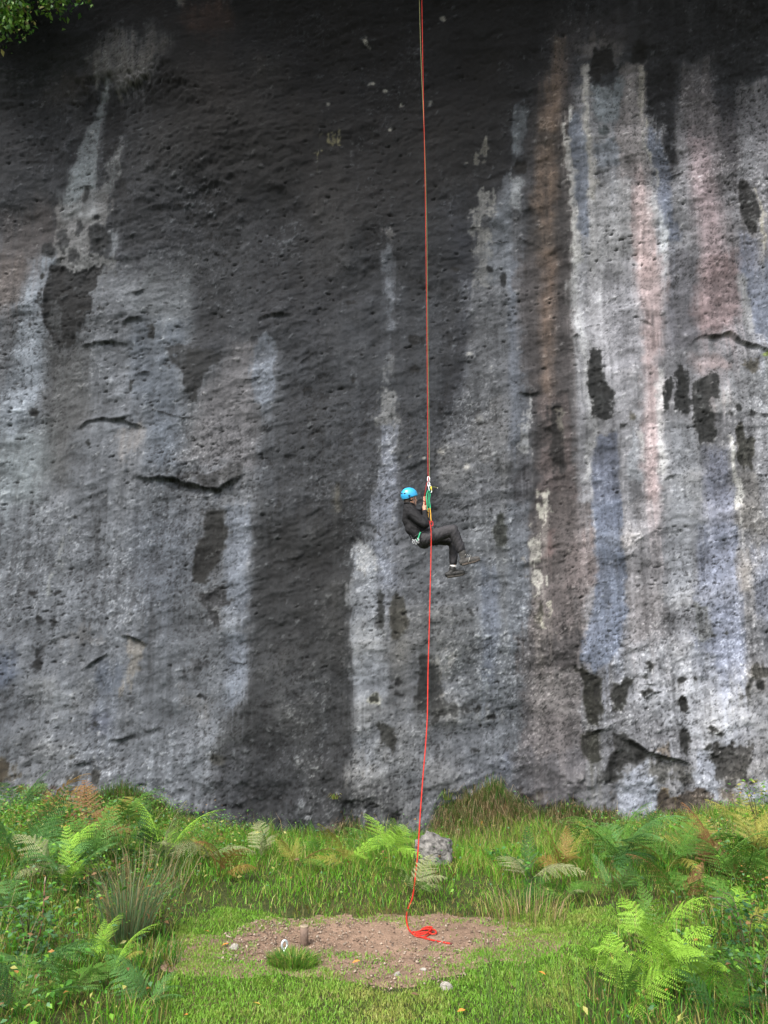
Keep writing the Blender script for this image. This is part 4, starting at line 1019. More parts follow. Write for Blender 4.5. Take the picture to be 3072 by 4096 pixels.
F_(1560, 2205, .45, 6, 'green', 'green fern in the lower right corner', keys=['rust', 'dark'])

# ------------------------------------------------------------------ other plants
def clump(name, px, py, n, h0, h1, rad, cols, probs, label, cat='grass', lean=.7, w=(.004, .008), base=None, droop=.3, group=None):
    b = base if base is not None else gpt0(px, py)
    a = rng.random(n) * 6.283; r = rad * np.sqrt(rng.random(n))
    l = lean * rng.random(n) ** .7
    x = b.x + np.cos(a) * r; y = b.y + np.sin(a) * r
    c = pick(n, cols, probs)
    z = gz(x, y) - .01 if base is None else np.full(n, b.z)
    h = rng.uniform(h0, h1, n)
    root = empty(name, (b.x, b.y, b.z), label, cat, group)
    grass('blades', [(x, y, z, h, rng.uniform(w[0], w[1], n), np.cos(a) * l, np.sin(a) * l, c, dict(droop=droop))], m_grass, root)
    return root

clump('rush_clump', 275, 2035, 420, .30, .72, .14, [np.array([.13, .20, .10]), np.array([.09, .17, .07]), G_DRY * .9, G_BROWN], [.45, .3, .2, .05], 'spiky grey-green rush clump between ferns and lawn at left', 'rush', .75, (.004, .007))
clump('rush_clump', 1085, 2230, 26, .35, .75, .12, [np.array([.08, .15, .04]), np.array([.12, .16, .05])], [.6, .4], 'thin dark green rush stems rising from the bottom edge by the lawn', 'rush', .35, (.003, .005))
clump('grass_clump', 1255, 2210, 60, .25, .5, .3, [np.array([.10, .20, .04]), G_YEL * .8], [.6, .4], 'tall grass stems at the bottom right lawn edge', 'grass', .5, (.003, .006))
clump('grass_tuft', 632, 2080, 1500, .04, .10, .17, [G_BRIGHT, G_DEEP * 1.4, G_YEL, G_BROWN], [.45, .3, .18, .07], 'rounded green grass tuft beside the stake and metal ring', 'grass', 1.0, (.004, .007))
clump('straw_grass', 1130, 1985, 260, .12, .30, .38, [G_DRY, G_BRIGHT * .9, G_YEL], [.5, .25, .25], 'straw-coloured grass clump right of the bare earth', 'grass', .7)
clump('grass_bent', 300, 1935, 160, .3, .5, .45, [G_DRY * .8, np.array([.12, .17, .07])], [.5, .5], 'bleached bent grass left of the rush clump', 'grass', .9)

# dry hummocks hanging from the foot of the wall
def hummock(px, py, lumps, n, cols, probs, label, hang=1.75, len_=.24):
    wx_, wz_ = wall_xz(px * 1.8517, 1770 * 1.8517); b = Vector((float(wx_), float(wall_y(wx_, 0.0)) - .05, 0)); b.z = float(gz(b.x, b.y))
    z0 = b.z - .12
    root = empty('grass_hummock', (b.x, b.y, z0), label, 'hummock')
    bm = bmesh.new()
    for k, (ox, rx, ry, rz) in enumerate(lumps):
        r = bmesh.ops.create_icosphere(bm, subdivisions=4, radius=1)
        for v in r['verts']:
            q = .93 + .22 * float(fbm(np.array([v.co.x * 2.2 + 3 + k]), np.array([v.co.z * 2.2 + v.co.y]), 3, 71)[0])
            v.co = Vector((v.co.x * rx * q + ox, v.co.y * ry * q, v.co.z * rz * q)) + Vector((b.x, b.y, z0))
    link('earth_core', bm_mesh('earth_core', bm), mat('hummock_soil', (.040, .034, .018), .95, .35, 12, .6, 30), root)
    A = []
    for ox, rx, ry, rz in lumps:
        m = int(n * rx * rz / sum(l[1] * l[3] for l in lumps))
        th = rng.random(m) * math.pi + math.pi; ph = np.arcsin(rng.random(m) ** .8)
        q = 1 + .14 * fbm(np.cos(th) * 3 + ph * 2 + ox, np.sin(th) * 3 + ph * 4, 3, 72)
        x = b.x + ox + q * rx * np.cos(th) * np.cos(ph); y = b.y + q * ry * np.sin(th) * np.cos(ph); z = z0 + q * rz * np.sin(ph)
        out = np.stack([np.cos(th), np.sin(th)], 1) * np.cos(ph)[:, None]
        tuft = fbm(th * 6 + ox * 5, ph * 5, 3, 73)
        h = rng.uniform(.4, 1.0, m) * len_ * (1 + .5 * tuft) + .25 * rng.random(m) ** 6; l = rng.uniform(.25, 1.0, m)
        c = pick(m, cols, probs) * (1 + .35 * tuft)[:, None]
        top = (np.sin(ph) > .86 + .2 * tuft) & (rng.random(m) < .6); c[top] = G_BRIGHT * .6 * rng.uniform(.6, 1.2, (top.sum(), 1))
        A.append((x, y, z, np.maximum(h, .05), rng.uniform(.003, .008, m), out[:, 0] * l + rng.normal(0, .22, m), out[:, 1] * l, c, dict(droop=hang)))
    grass('blades', A, m_grass, root)
DRYP = ([G_DRY * .8, G_DEEP, G_BRIGHT * .55, G_BROWN * .8, np.array([.38, .30, .18])], [.34, .24, .14, .14, .14])
hummock(1040, 1850, [(-.12, .34, .52, .64), (.20, .34, .5, .76), (-.50, .32, .5, .48), (.52, .34, .45, .50), (.05, .85, .8, .36), (.95, .4, .4, .30)], 9500, *DRYP, 'big shaggy hummock of dry grass against the wall right of the rope')
hummock(265, 1790, [(0, .52, .5, .50), (-.45, .45, .45, .38), (.42, .4, .42, .32)], 4600, [G_DEEP * 1.1, G_BRIGHT * .6, G_DRY * .7, G_BROWN], [.42, .25, .2, .13], 'green grassy mound against the wall at left')
hummock(1225, 1800, [(0, .45, .5, .44), (.55, .5, .45, .34), (-.4, .35, .4, .30)], 4200, *DRYP, 'low straw-coloured hummock right of the big shaggy one')
hummock(760, 1815, [(0, .3, .35, .30), (.35, .25, .3, .22), (-.4, .35, .3, .16)], 1900, *DRYP, 'low dry grassy bank against the dark wall left of the rope')

def wall_tuft(tile, x, y, n, h0, h1, rad, cols, probs, label):
    (wx, wz), = to_wall(tile, [(x, y)])
    yy = cliff_y(wx, wz)
    clump('grass_tuft', 0, 0, n, h0, h1, rad, cols, probs, label, 'grass', 1.0, (.004, .008), Vector((wx, yy - .03, wz)), 1.1, 'tufts growing on the wall')
wall_tuft('V', 80, 1712, 420, .10, .28, .16, [G_YEL * .9, G_BRIGHT * .8, G_DRY], [.5, .25, .25], 'yellowish grass tuft growing on the wall above the left ferns')
wall_tuft('V', 725, 1722, 34, .06, .16, .04, [G_YEL, np.array([.25, .16, .04]), G_BRIGHT], [.5, .2, .3], 'tiny yellow-green tuft on the dark wall left of the rope')
wall_tuft('V', 405, 1775, 70, .08, .2, .08, [G_DRY, G_YEL * .7], [.6, .4], 'small dry tuft at the wall foot left of centre')
wall_tuft('V', 965, 1725, 60, .12, .34, .06, [G_YEL * .8, G_BRIGHT], [.5, .5], 'green grass tuft with long blades beside the hanging rope at the wall foot')

# brambles and ivy
def bush(name, px, py, n, rx, ry, rz, cols, probs, label, cat, size=(.03, .052), stems=5):
    b = gpt0(px, py)
    root = empty(name, tuple(b), label, cat)
    for s in range(stems):
        a = rnd.random() * 6.28; e = Vector((math.cos(a) * rx * .8, math.sin(a) * ry * .8, rz * rnd.uniform(.6, 1)))
        tube('stem', spline([b, b + Vector((e.x * .4, e.y * .4, e.z * .9)), b + e], 5), .004, FM_STEM, root, 5)
    P = rng.normal(0, .5, (n, 3)) * np.array([rx, ry, 0]) + np.array([b.x, b.y, 0]); P[:, 2] = b.z + rz * rng.random(n)
    D = rng.normal(0, 1, (n, 3)) * np.array([1, 1, .4]) + np.array([0, -.6, .1])
    v, f, c = leaves(P, D, rng.uniform(size[0], size[1], n), pick(n, cols, probs), .7)
    link('leaves', mesh_np('leaves', v, None, f, c), m_leaf, root)
    return root
FM_STEM = mat('bramble_stem', (.07, .06, .03), .7)
bush('bramble', 1615, 2075, 330, .30, .28, .42, [G_DEEP, np.array([.030, .09, .035]), G_BLUE * 1.2, G_BROWN], [.4, .35, .2, .05], 'dark leafy bramble by the right edge behind the lime bracken', 'bramble')
bush('bramble', 1640, 2165, 300, .26, .22, .30, [G_DEEP, G_BLUE, G_BRIGHT * .8], [.45, .25, .3], 'low bramble in the lower right corner', 'bramble')
bush('bramble', 60, 2065, 380, .32, .3, .36, [G_BLUE * 1.2, G_DEEP * 1.3, G_BRIGHT * .7], [.5, .3, .2], 'bushy blue-green bramble at the left edge in front of the dead stalk', 'bramble', (.03, .06))
bush('bramble', 130, 1830, 420, .5, .35, .42, [G_BRIGHT * .8, G_YEL * .8, G_BLUE * 1.2, G_DEEP * 1.3], [.35, .2, .25, .2], 'leafy yellow-green bramble at left under the rust-brown fern', 'bramble', (.03, .06))
bush('ivy', 1075, 1868, 60, .13, .10, .16, [np.array([.05, .16, .04]), G_DEEP], [.7, .3], 'small bright ivy under the shaggy hummock', 'ivy', (.035, .06), 2)
bush('sapling', 1645, 1850, 240, .22, .2, .75, [G_BRIGHT * .9, G_YEL * .8, G_DEEP * 1.3], [.5, .25, .25], 'leafy green sapling at the right edge against the wall', 'sapling', (.03, .06))

# dead stalk, twig
b = gpt0(82, 2040)
st = empty('dead_stalk', tuple(b), 'upright thin brown dead stalk with a pale broken tip among left ferns', 'stalk')
top = at_depth(97 * 1.8517, 1903 * 1.8517, b.y)
mid = (b + top) / 2 + Vector((.012, 0, 0))
tube('stem', spline([b - Vector((0, 0, .03)), mid, top], 6), np.linspace(.008, .006, 13), mat('dead_stalk', (.13, .075, .040), .8, .3, 30), st, 6)
tube('broken_tip', [top - Vector((0, 0, .02)), top + Vector((.002, 0, .03))], [.0075, .004], mat('stalk_pith', (.26, .21, .15), .9), st, 6)

# fallen leaves
m_fl = [mat('fallen_orange', (.42, .17, .03), .7, .2, 30), mat('fallen_yellow', (.50, .34, .06), .7, .2, 30), mat('fallen_brown', (.10, .06, .03), .8, .2, 30)]
lv = np.array([(0, 0, 0), (.018, .012, .005), (.034, .011, .007), (.055, 0, .002), (.034, -.011, .007), (.018, -.012, .005), (.027, 0, .0)])
lf = [(0, 1, 6), (1, 2, 6), (2, 3, 6), (3, 4, 6), (4, 5, 6), (5, 0, 6)]
lmesh = mesh_np('fallen_leaf', lv, None, lf); lmesh.materials.append(m_fl[0])
for i, (px, py, k, lab) in enumerate([
        (1006, 2197, 0, 'orange fallen leaf on the lawn near the bottom right of the tuft line'), (395, 2208, 0, 'orange fallen leaf on the lawn at the bottom left'),
        (546, 2181, 1, 'yellow fallen leaf on the lawn left of centre bottom'), (905, 2165, 2, 'dark brown fallen leaf on the lawn below the bare earth'),
        (495, 2050, 0, 'orange fallen leaf at the left tip of the bare earth'), (760, 2093, 0, 'orange fallen leaf at the front edge of the bare earth'),
        (1315, 2088, 1, 'yellow fallen leaf caught at the left of the lime bracken'), (360, 2100, 1, 'yellow fallen leaf on the lawn edge right of the rush clump'),
        (440, 2020, 0, 'orange fallen leaf on the lawn strip beside the rush clump'), (1180, 2120, 0, 'orange fallen leaf on the lawn left of the lime bracken')]):
    p = gpt0(px, py)
    o = bpy.data.objects.new('fallen_leaf', lmesh); COL.objects.link(o)
    o.location = (p.x, p.y, p.z + .035); o.rotation_euler = (rnd.uniform(-.3, .3), rnd.uniform(-.3, .3), rnd.random() * 6.28); s = rnd.uniform(.8, 1.2); o.scale = (s, s, s)
    o.material_slots[0].link = 'OBJECT'; o.material_slots[0].material = m_fl[k]
    tag(o, lab, 'leaf', 'fallen leaves on the grass')

# tree branch reaching in at the top left corner
bp = at_depth(-260, -260, 11.3)
br = empty('tree_branch', tuple(bp), 'leafy green branch hanging in at the top left corner', 'branch')
m_bark = mat('bark', (.06, .045, .03), .9, .3, 20, .5, 40)
LP, LD = [], []
for k in range(9):
    e = at_depth(-60 + 42 * k * rnd.uniform(.7, 1.2), 190 - 26 * k + rnd.uniform(-60, 10), 11.3 + rnd.uniform(-.5, .3))
    m_ = (bp + e) / 2 + Vector((0, 0, .25))
    s = spline([bp, m_, e], 10)
    tube('twig', s, np.linspace(.016, .003, len(s)), m_bark, br, 5)
    for q in s[7:]:
        for _ in range(26):
            LP.append(tuple(q + Vector((rnd.gauss(0, .13), rnd.gauss(0, .13), rnd.gauss(-.06, .12))))); LD.append((rnd.gauss(0, .6), rnd.gauss(-.3, .6), rnd.gauss(-.8, .4)))
n = len(LP)
v, f, c = leaves(np.array(LP), np.array(LD), rng.uniform(.06, .13, n), pick(n, [G_BRIGHT * .6, G_DEEP * .8, G_YEL * .5], [.5, .4, .1]), .6)
link('leaves', mesh_np('leaves', v, None, f, c), m_leaf, br)
# ------------------------------------------------------------------ small things on the ground
# boulder
def boulder(center, r, seed, name, mtl, facets=40):
    rr = np.random.default_rng(seed)
    bm = bmesh.new(); bmesh.ops.create_icosphere(bm, subdivisions=5, radius=1)
    dirs = rr.normal(0, 1, (facets, 3)); dirs /= np.linalg.norm(dirs, axis=1)[:, None]
    offs = rr.uniform(.72, 1.0, facets)
    co = np.array([v.co for v in bm.verts])
    dots = co @ dirs.T
    sc = np.min(np.where(dots > .05, offs[None] / np.maximum(dots, .05), 9), 1)
    sc = np.minimum(sc, 1.15)
    cd, cv = cells((co[:, 0] * 3.2 + co[:, 1] * 1.7).astype(np.float32), (co[:, 2] * 3.2 + co[:, 1] * 1.1).astype(np.float32), seed)
    sc = sc * (1 + .08 * (cv - .5) - .08 * sstep(.35, .75, cd))
    nz = fbm(co[:, 0] * 6 + co[:, 2] * 2, co[:, 1] * 6 + co[:, 2] * 5, 4, seed, gain=.65)
    co = co * (sc * (1 + .055 * nz))[:, None] * np.array(r) + np.array(center)
    for v, c in zip(bm.verts, co): v.co = c
    return bm_mesh(name, bm, smooth=False)
bo = bo_b + Vector((0, .2, .035))
m_bould = mat('boulder_limestone', (.112, .107, .101), .9, .75, 14, 1.0, 22)
o = link('boulder', boulder(bo, (.25, .22, .25), 5, 'boulder', m_bould), m_bould)
tag(o, 'pale grey cracked boulder at the wall foot behind the red rope', 'boulder')
for tile, x, y, r, lab in (('31', 920, 1470, .022, 'small white stone on the thin grass before the bare earth'), ('31', 1235, 1555, .032, 'pale grey half-buried stone on the lawn right of centre'), ('31', 1085, 1435, .018, 'small pale stone at the front edge of the bare earth right of the white one'), ('30', 1515, 1298, .030, 'flat buff stone at the left tip of the bare earth')):
    ox, oy, s = TILE[tile]
    p = gpt0((ox + x / s) * .54004, (oy + y / s) * .54004)
    me = boulder((p.x, p.y, p.z + r * .5), (r * 1.25, r, r * .8), int(x), 'stone', None, 14)
    tag(link('stone', me, mat('stone_pale', (.22, .205, .18), .9, .25, 40, .4, 60)), lab, 'stone', 'loose stones in the grass')

# stake
sb = gpt0(657, 2044)
stk = empty('stake', tuple(sb), 'short round brown stake standing in the bare earth', 'stake')
st_top = at_depth(657 * 1.8517, 2001 * 1.8517, sb.y)
m_stake = mat('stake_wood', (.125, .085, .064), .8, .25, 25, .3, 50)
hgt = st_top.z - sb.z; R0 = .034
tube('shaft', [sb - Vector((0, 0, .05)), sb + Vector((0, 0, hgt * .5)), sb + Vector((-.004, 0, hgt - .004))], [R0 * .86, R0 * .95, R0], m_stake, stk, 20)
tube('cut_top', [sb + Vector((-.004, 0, hgt - .0035)), sb + Vector((-.004, 0, hgt + .003)), sb + Vector((-.004, 0, hgt + .005))], [R0 * 1.01, R0 * .99, R0 * .9], mat('stake_end', (.25, .20, .14), .9, .3, 60, .4, 90), stk, 20)
# ring
rb = gpt0(614, 2060)
ring = empty('eye_bolt', tuple(rb), 'grey metal eye bolt ring half hidden in the grass tuft', 'eye bolt')
m_steel = mat('galvanised', (.52, .56, .60), .45, .15, 30, metal=.6)
cR = rb + Vector((0, 0, .055))
def loop_pts(c, rx, rz, n=24, yaw=0.0, tilt=0.0):
    out = []
    for i in range(n + 1):
        a = 2 * math.pi * i / n
        q = Vector((math.cos(a) * rx, 0, math.sin(a) * rz)); q.rotate(Matrix.Rotation(tilt, 3, 'Y')); q.rotate(Matrix.Rotation(yaw, 3, 'Z'))
        out.append(c + q)
    return out
tube('ring', loop_pts(cR, .021, .030, yaw=.5), .0085, m_steel, ring, 10)
tube('bolt', [rb - Vector((0, 0, .05)), rb + Vector((0, 0, .026))], .010, m_steel, ring, 10)

# ------------------------------------------------------------------ the hanging person
YP = 11.3
def J(zx, zy, d=0.0):
    return at_depth(1500 + zx / 3.318, 1850 + zy / 3.318, YP + d)

def rcone(bm, a, b, ra, rb, seg=16):
    for p, r in ((a, ra), (b, rb)):
        bmesh.ops.create_icosphere(bm, subdivisions=2, radius=r, matrix=Matrix.Translation(p))
    d = b - a
    if d.length < 1e-4: return
    M = Matrix.Translation((a + b) / 2) @ d.to_track_quat('Z', 'Y').to_matrix().to_4x4()
    bmesh.ops.create_cone(bm, cap_ends=True, segments=seg, radius1=ra, radius2=rb, depth=d.length, matrix=M)

def ell(bm, c, sx, sy, sz, rot=None):
    M = Matrix.Translation(c)
    if rot is not None: M = M @ rot.to_4x4()
    bmesh.ops.create_icosphere(bm, subdivisions=3, radius=1, matrix=M @ Matrix.Diagonal((sx, sy, sz, 1)))

def fuse(name, bm, voxel, material, parent, smooth=3, fold=None):
    me = bpy.data.meshes.new(name); bm.to_mesh(me); bm.free()
    o = bpy.data.objects.new(name, me); COL.objects.link(o)
    r = o.modifiers.new('r', 'REMESH'); r.mode = 'VOXEL'; r.voxel_size = voxel
    s = o.modifiers.new('s', 'SMOOTH'); s.iterations = smooth; s.factor = .5
    dg = bpy.context.evaluated_depsgraph_get()
    m2 = bpy.data.meshes.new_from_object(o.evaluated_get(dg))
    bpy.data.objects.remove(o); bpy.data.meshes.remove(me)
    m2.name = name
    if fold:
        n = len(m2.vertices); co = np.empty(n * 3, np.float32); no = np.empty(n * 3, np.float32)
        m2.vertices.foreach_get('co', co); m2.vertices.foreach_get('normal', no)
        co = co.reshape(-1, 3); no = no.reshape(-1, 3)
        co = co + no * fold(co)[:, None]
        m2.vertices.foreach_set('co', co.astype(np.float32).ravel())
    m2.polygons.foreach_set('use_smooth', np.ones(len(m2.polygons), bool)); m2.update()
    return link(name, m2, material, parent)

hipc = J(640, 1015)
person = empty('person', tuple(hipc), 'person in black jacket and blue helmet hanging on the red rope', 'person')
m_skin = mat('skin', (.40, .215, .145), .55, .12, 30, spec=.35)
m_jack = mat('black_fleece', (.0058, .0058, .0072), .8, .25, 14, .35, 45, spec=.3)
m_trou = mat('charcoal_cloth', (.0260, .0250, .0285), .75, .2, 14, .3, 45, spec=.35)
m_blue = mat('helmet_shell', (.026, .30, .56), .36, .06, 8, spec=.5, coat=.3)
m_boot_shade = mat('shaded_boot', (.012, .012, .012), .6, .2, 30)

hip_n, hip_f = J(668, 1012, -.10), J(640, 1000, .10)
knee_n, ank_n = J(1035, 898, -.17), J(1150, 1185, -.13)
knee_f, ank_f = J(1040, 1035, .13), J(1040, 1385, .10)
waist, chest, neck = J(555, 895, 0), J(492, 735, 0), J(450, 590, .02)
sh_n, sh_f = J(490, 680, -.17), J(448, 655, .17)
el_n, wr_n = J(668, 822, -.24), J(664, 665, -.09)
el_f, wr_f = J(640, 700, .20), J(672, 560, .06)
hd = J(462, 478, .01)
yaw = math.radians(22)
FWD = Vector((math.cos(yaw), math.sin(yaw), .10)).normalized(); SIDE = Vector((math.sin(yaw), -math.cos(yaw), 0)); UPV = SIDE.cross(FWD) * 1.0
if UPV.z < 0: UPV = -UPV
HR = Matrix((FWD, -SIDE, UPV)).transposed()          # head frame: x forward, y to the far side, z up

bm = bmesh.new()
ell(bm, hd + UPV * .015, .092, .072, .098, HR)
ell(bm, hd + FWD * .028 - UPV * .055, .060, .052, .060, HR)
rcone(bm, hd + FWD * .088 - UPV * .005, hd + FWD * .106 - UPV * .035, .010, .014)
ell(bm, hd + FWD * .072 - UPV * .088, .022, .026, .020, HR)
ell(bm, hd + FWD * .083 - UPV * .058, .012, .024, .008, HR)
for s in (1, -1):
    ell(bm, hd + SIDE * s * .072 - UPV * .012 - FWD * .005, .018, .008, .030, HR)
rcone(bm, hd - UPV * .05 - FWD * .015, neck, .054, .060)
rcone(bm, neck, chest, .07, .12); rcone(bm, chest, waist, .125, .12); rcone(bm, waist, hipc, .12, .125)
for a, b, c, s in ((sh_n, el_n, wr_n, -1), (sh_f, el_f, wr_f, 1)):
    rcone(bm, chest + (a - chest) * .4, a, .08, .055); rcone(bm, a, b, .048, .040); rcone(bm, b, c, .038, .027)
for a, b, c in ((hip_n, knee_n, ank_n), (hip_f, knee_f, ank_f)):
    rcone(bm, a, b, .078, .052); rcone(bm, b, c, .050, .036)
# near hand: back of the hand to the viewer, fingers stacked up the rope and curled behind it
pn = J(656, 598, -.075)
rcone(bm, wr_n, pn, .027, .030); ell(bm, pn, .034, .020, .043)
for i in range(4):
    k = pn + Vector((.020, -.006 + .004 * i, -.030 + .0195 * i)); k2 = k + Vector((.022, .020, .008)); k3 = k2 + Vector((-.018, .026, .002))
    L_ = (.9, 1.0, .98, .85)[i]
    rcone(bm, k, k + (k2 - k) * L_, .0100, .0095); rcone(bm, k + (k2 - k) * L_, k3, .0092, .0080)
t0 = pn + Vector((-.012, -.008, .030)); t1 = t0 + Vector((.006, .004, .030)); rcone(bm, t0, t1, .012, .010); rcone(bm, t1, t1 + Vector((.016, .012, .014)), .010, .0085)
# far hand above it: fingers wrap toward the viewer
pf = J(668, 492, .03)
rcone(bm, wr_f, pf, .027, .029); ell(bm, pf + Vector((.004, .012, 0)), .030, .018, .044)
for i in range(4):
    z = .034 - .0215 * i; k = pf + Vector((.022, -.006, z)); k2 = k + Vector((-.022, -.030, .001)); k3 = k2 + Vector((-.030, .004, -.001))
    L_ = (.92, 1.0, .97, .8)[i]
    rcone(bm, k, k2, .0098, .0094); rcone(bm, k2, k2 + (k3 - k2) * L_, .0094, .0080)
t0 = pf + Vector((-.016, .004, -.030)); rcone(bm, t0, t0 + Vector((-.012, -.018, -.022)), .011, .0095); rcone(bm, t0 + Vector((-.012, -.018, -.022)), t0 + Vector((-.002, -.034, -.034)), .0095, .008)
fuse('body', bm, .0055, m_skin, person, 2)

bm = bmesh.new()
for s in (1, -1):
    ell(bm, hd + FWD * .086 + SIDE * s * .030 + UPV * .012, .009, .011, .008, HR)
link('eyes', bm_mesh('eyes', bm), mat('eye', (.03, .02, .015), .3), person)
bm = bmesh.new()
ell(bm, hd - FWD * .018 + UPV * .012, .086, .079, .094, HR); ell(bm, hd - FWD * .045 - UPV * .05, .048, .060, .045, HR)
fuse('hair', bm, .008, mat('dark_hair', (.022, .015, .011), .7, .4, 60, .5, 120), person, 1, lambda c: .004 * fbm(c[:, 0] * 90, c[:, 2] * 30 + c[:, 1] * 60, 2, 81))

def jfold(c):
    u = c[:, 0] * 9 + c[:, 2] * 16
    return .009 * fbm(u, c[:, 1] * 7 + c[:, 2] * 4, 3, 82) + .007 * fbm(c[:, 0] * 26 + c[:, 2] * 22, c[:, 2] * 9 - c[:, 0] * 14, 2, 83)
bm = bmesh.new()
rcone(bm, neck + Vector((0, 0, .035)), neck - Vector((0, 0, .03)), .068, .085)
rcone(bm, neck, chest, .09, .155); rcone(bm, chest, waist, .155, .150); rcone(bm, waist, J(600, 960), .150, .148)
ell(bm, J(452, 730, .02), .085, .16, .17)
for a, b, c in ((sh_n, el_n, wr_n), (sh_f, el_f, wr_f)):
    rcone(bm, chest + (a - chest) * .35 + Vector((0, 0, .02)), a, .11, .082); rcone(bm, a, b, .080, .068); rcone(bm, b, c, .066, .043)
rcone(bm, J(470, 880, -.06), J(560, 965, -.08), .09, .07)
jk = fuse('jacket', bm, .011, m_jack, person, 3, jfold)
# collar and hem bands
def ring_pts(c, axis, ra, rb, n=26):
    q = axis.to_track_quat('Z', 'Y'); return [c + q @ Vector((math.cos(6.2832 * i / n) * ra, math.sin(6.2832 * i / n) * rb, 0)) for i in range(n + 1)]
tube('collar', ring_pts(neck + Vector((.006, 0, .045)), Vector((.22, 0, 1)), .070, .070), .016, m_jack, jk, 8)
tube('cuff', ring_pts(wr_n + Vector((0, 0, -.004)), (wr_n - el_n).normalized(), .040, .040), .010, m_jack, jk, 8)
tube('cuff', ring_pts(wr_f, (wr_f - el_f).normalized(), .038, .038), .010, m_jack, jk, 8)

def tfold(c):
    return .012 * fbm(c[:, 0] * 22 - c[:, 2] * 12, c[:, 2] * 6 + c[:, 1] * 5, 3, 84) + .004 * fbm(c[:, 0] * 40, c[:, 2] * 14, 2, 85)
bm = bmesh.new()
rcone(bm, J(600, 950), J(640, 1005), .140, .145); ell(bm, J(655, 1025), .135, .165, .130)
rcone(bm, hip_n, knee_n, .118, .086); rcone(bm, knee_n, J(1138, 1150, -.13), .087, .067)
rcone(bm, hip_f, knee_f, .108, .074); rcone(bm, knee_f, J(1040, 1318, .10), .074, .061)
fuse('trousers', bm, .010, m_trou, person, 3, tfold)

def boot(ank, heel, toe, shaft_top, leather, sole_m, lace_m, nm):
    bm = bmesh.new(); d = (toe - heel); up = (shaft_top - heel); up = (up - d.normalized() * up.dot(d.normalized())).normalized()
    h = heel + up * .050 + d * .06
    rcone(bm, shaft_top, ank, .056, .052); rcone(bm, ank, h + d * .08, .050, .044)
    rcone(bm, h, h + d * .35, .044, .046); rcone(bm, h + d * .35, toe + up * .042 - d * .13, .049, .041)
    b = fuse('boot', bm, .007, leather, person, 3, lambda c: .003 * fbm(c[:, 0] * 40, c[:, 2] * 40, 2, 86))
    bm = bmesh.new(); w = Vector((0, 1, 0)); n = 12; rows = []
    for i in range(n + 1):
        t = i / n; hw = .036 + .012 * math.sin(min(1, t * 1.25) * math.pi * .75) - .022 * max(0, t - .8) / .2
        c = heel + d * (.03 + .94 * t) + up * (.016 * max(0, t - .75) / .25)
        th = .026 if t < .3 else .018
        rows.append([bm.verts.new(c + w * s * hw + up * k * th) for s, k in ((-1, 0), (1, 0), (1, 1), (-1, 1))])
    for i in range(n):
        for k in range(4):
            bm.faces.new((rows[i][k], rows[i][(k + 1) % 4], rows[i + 1][(k + 1) % 4], rows[i + 1][k]))
    bm.faces.new(rows[0]); bm.faces.new(rows[-1][::-1]); bmesh.ops.recalc_face_normals(bm, faces=bm.faces)
    link('sole', bm_mesh('sole', bm, False), sole_m, b)
    for i in range(4):
        c = ank + (h + d * .45 + up * .03 - ank) * (i / 4) + d.normalized() * .030 + up * .012
        tube('lace', [c + Vector((0, -.050, -.012)), c + Vector((.012, -.03, .008)), c + Vector((.014, 0, .016))], .0035, lace_m, b, 5)
    tube('strap', [h + d * .30 + up * (-.03) + Vector((0, -.047, 0)), h + d * .38 + up * .005 + Vector((0, -.052, 0)), h + d * .44 + up * .04 + Vector((0, -.030, 0))], .006, lace_m, b, 6)
    return b
m_grey = mat('grey_suede', (.045, .043, .041), .85, .35, 30, .5, 60)
m_sole = mat('brown_sole', (.060, .048, .040), .85, .5, 25, .5, 60)
boot(J(1168, 1245, -.13), J(1148, 1372, -.13), J(1405, 1305, -.14), J(1160, 1195, -.13), m_grey, m_sole, mat('pale_lace', (.24, .235, .22), .8), 'near')
boot(J(1030, 1440, .10), J(955, 1535, .10), J(1205, 1495, .09), J(1032, 1405, .10), m_boot_shade, mat('shaded_sole', (.03, .026, .022), .8), m_boot_shade, 'far')  # far boot of the pair, its shade put into darker leather, laces and sole
tube('sock', [J(1038, 1366, .10), J(1033, 1410, .10)], [.050, .048], mat('white_sock', (.42, .42, .41), .9, .1, 60), person, 16)

# helmet
hc = J(452, 432, .01)
HA = (.131, .108, .116)
def hpt(az, pol, k=1.0):
    """az 0 = forward"""
    fl = max(0.0, math.cos(az)) ** 3
    v = Vector((math.cos(az) * math.sin(pol) * HA[0] * k, math.sin(az) * math.sin(pol) * HA[1] * k, math.cos(pol) * HA[2] * k))
    return v
def rim(az):
    c = math.cos(az)
    return math.radians(118 - 22 * max(0, c) ** 1.2 + 10 * max(0, -c)) 
TILT = Matrix.Rotation(math.radians(-2), 3, 'Y')
bm = bmesh.new(); NA, NP = 40, 14; rows = []
for layer, k in ((0, 1.0), (1, .93)):
    top = bm.verts.new(hc + HR @ (TILT @ hpt(0, 0, k))); rr = [top]
    for j in range(1, NP + 1):
        ro = []
        for i in range(NA):
            az = 2 * math.pi * i / NA; v = hpt(az, rim(az) * j / NP, k)
            if j >= NP - 1: v = v * (1 + (.035 + .05 * max(0, math.cos(az)) ** 2) * (j - NP + 2) / 2)
            rdg = .004 * math.sin(az * 2) ** 2 * math.sin(math.pi * j / NP) * (1 if j % 4 else -1)
            ro.append(bm.verts.new(hc + HR @ (TILT @ (v * (1 + rdg)))))
        rr.append(ro)
    rows.append(rr)
    for i in range(NA):
        f = (top, rr[1][i], rr[1][(i + 1) % NA]); bm.faces.new(f if layer == 0 else f[::-1])
        for j in range(1, NP):
            f = (rr[j][i], rr[j + 1][i], rr[j + 1][(i + 1) % NA], rr[j][(i + 1) % NA]); bm.faces.new(f if layer == 0 else f[::-1])
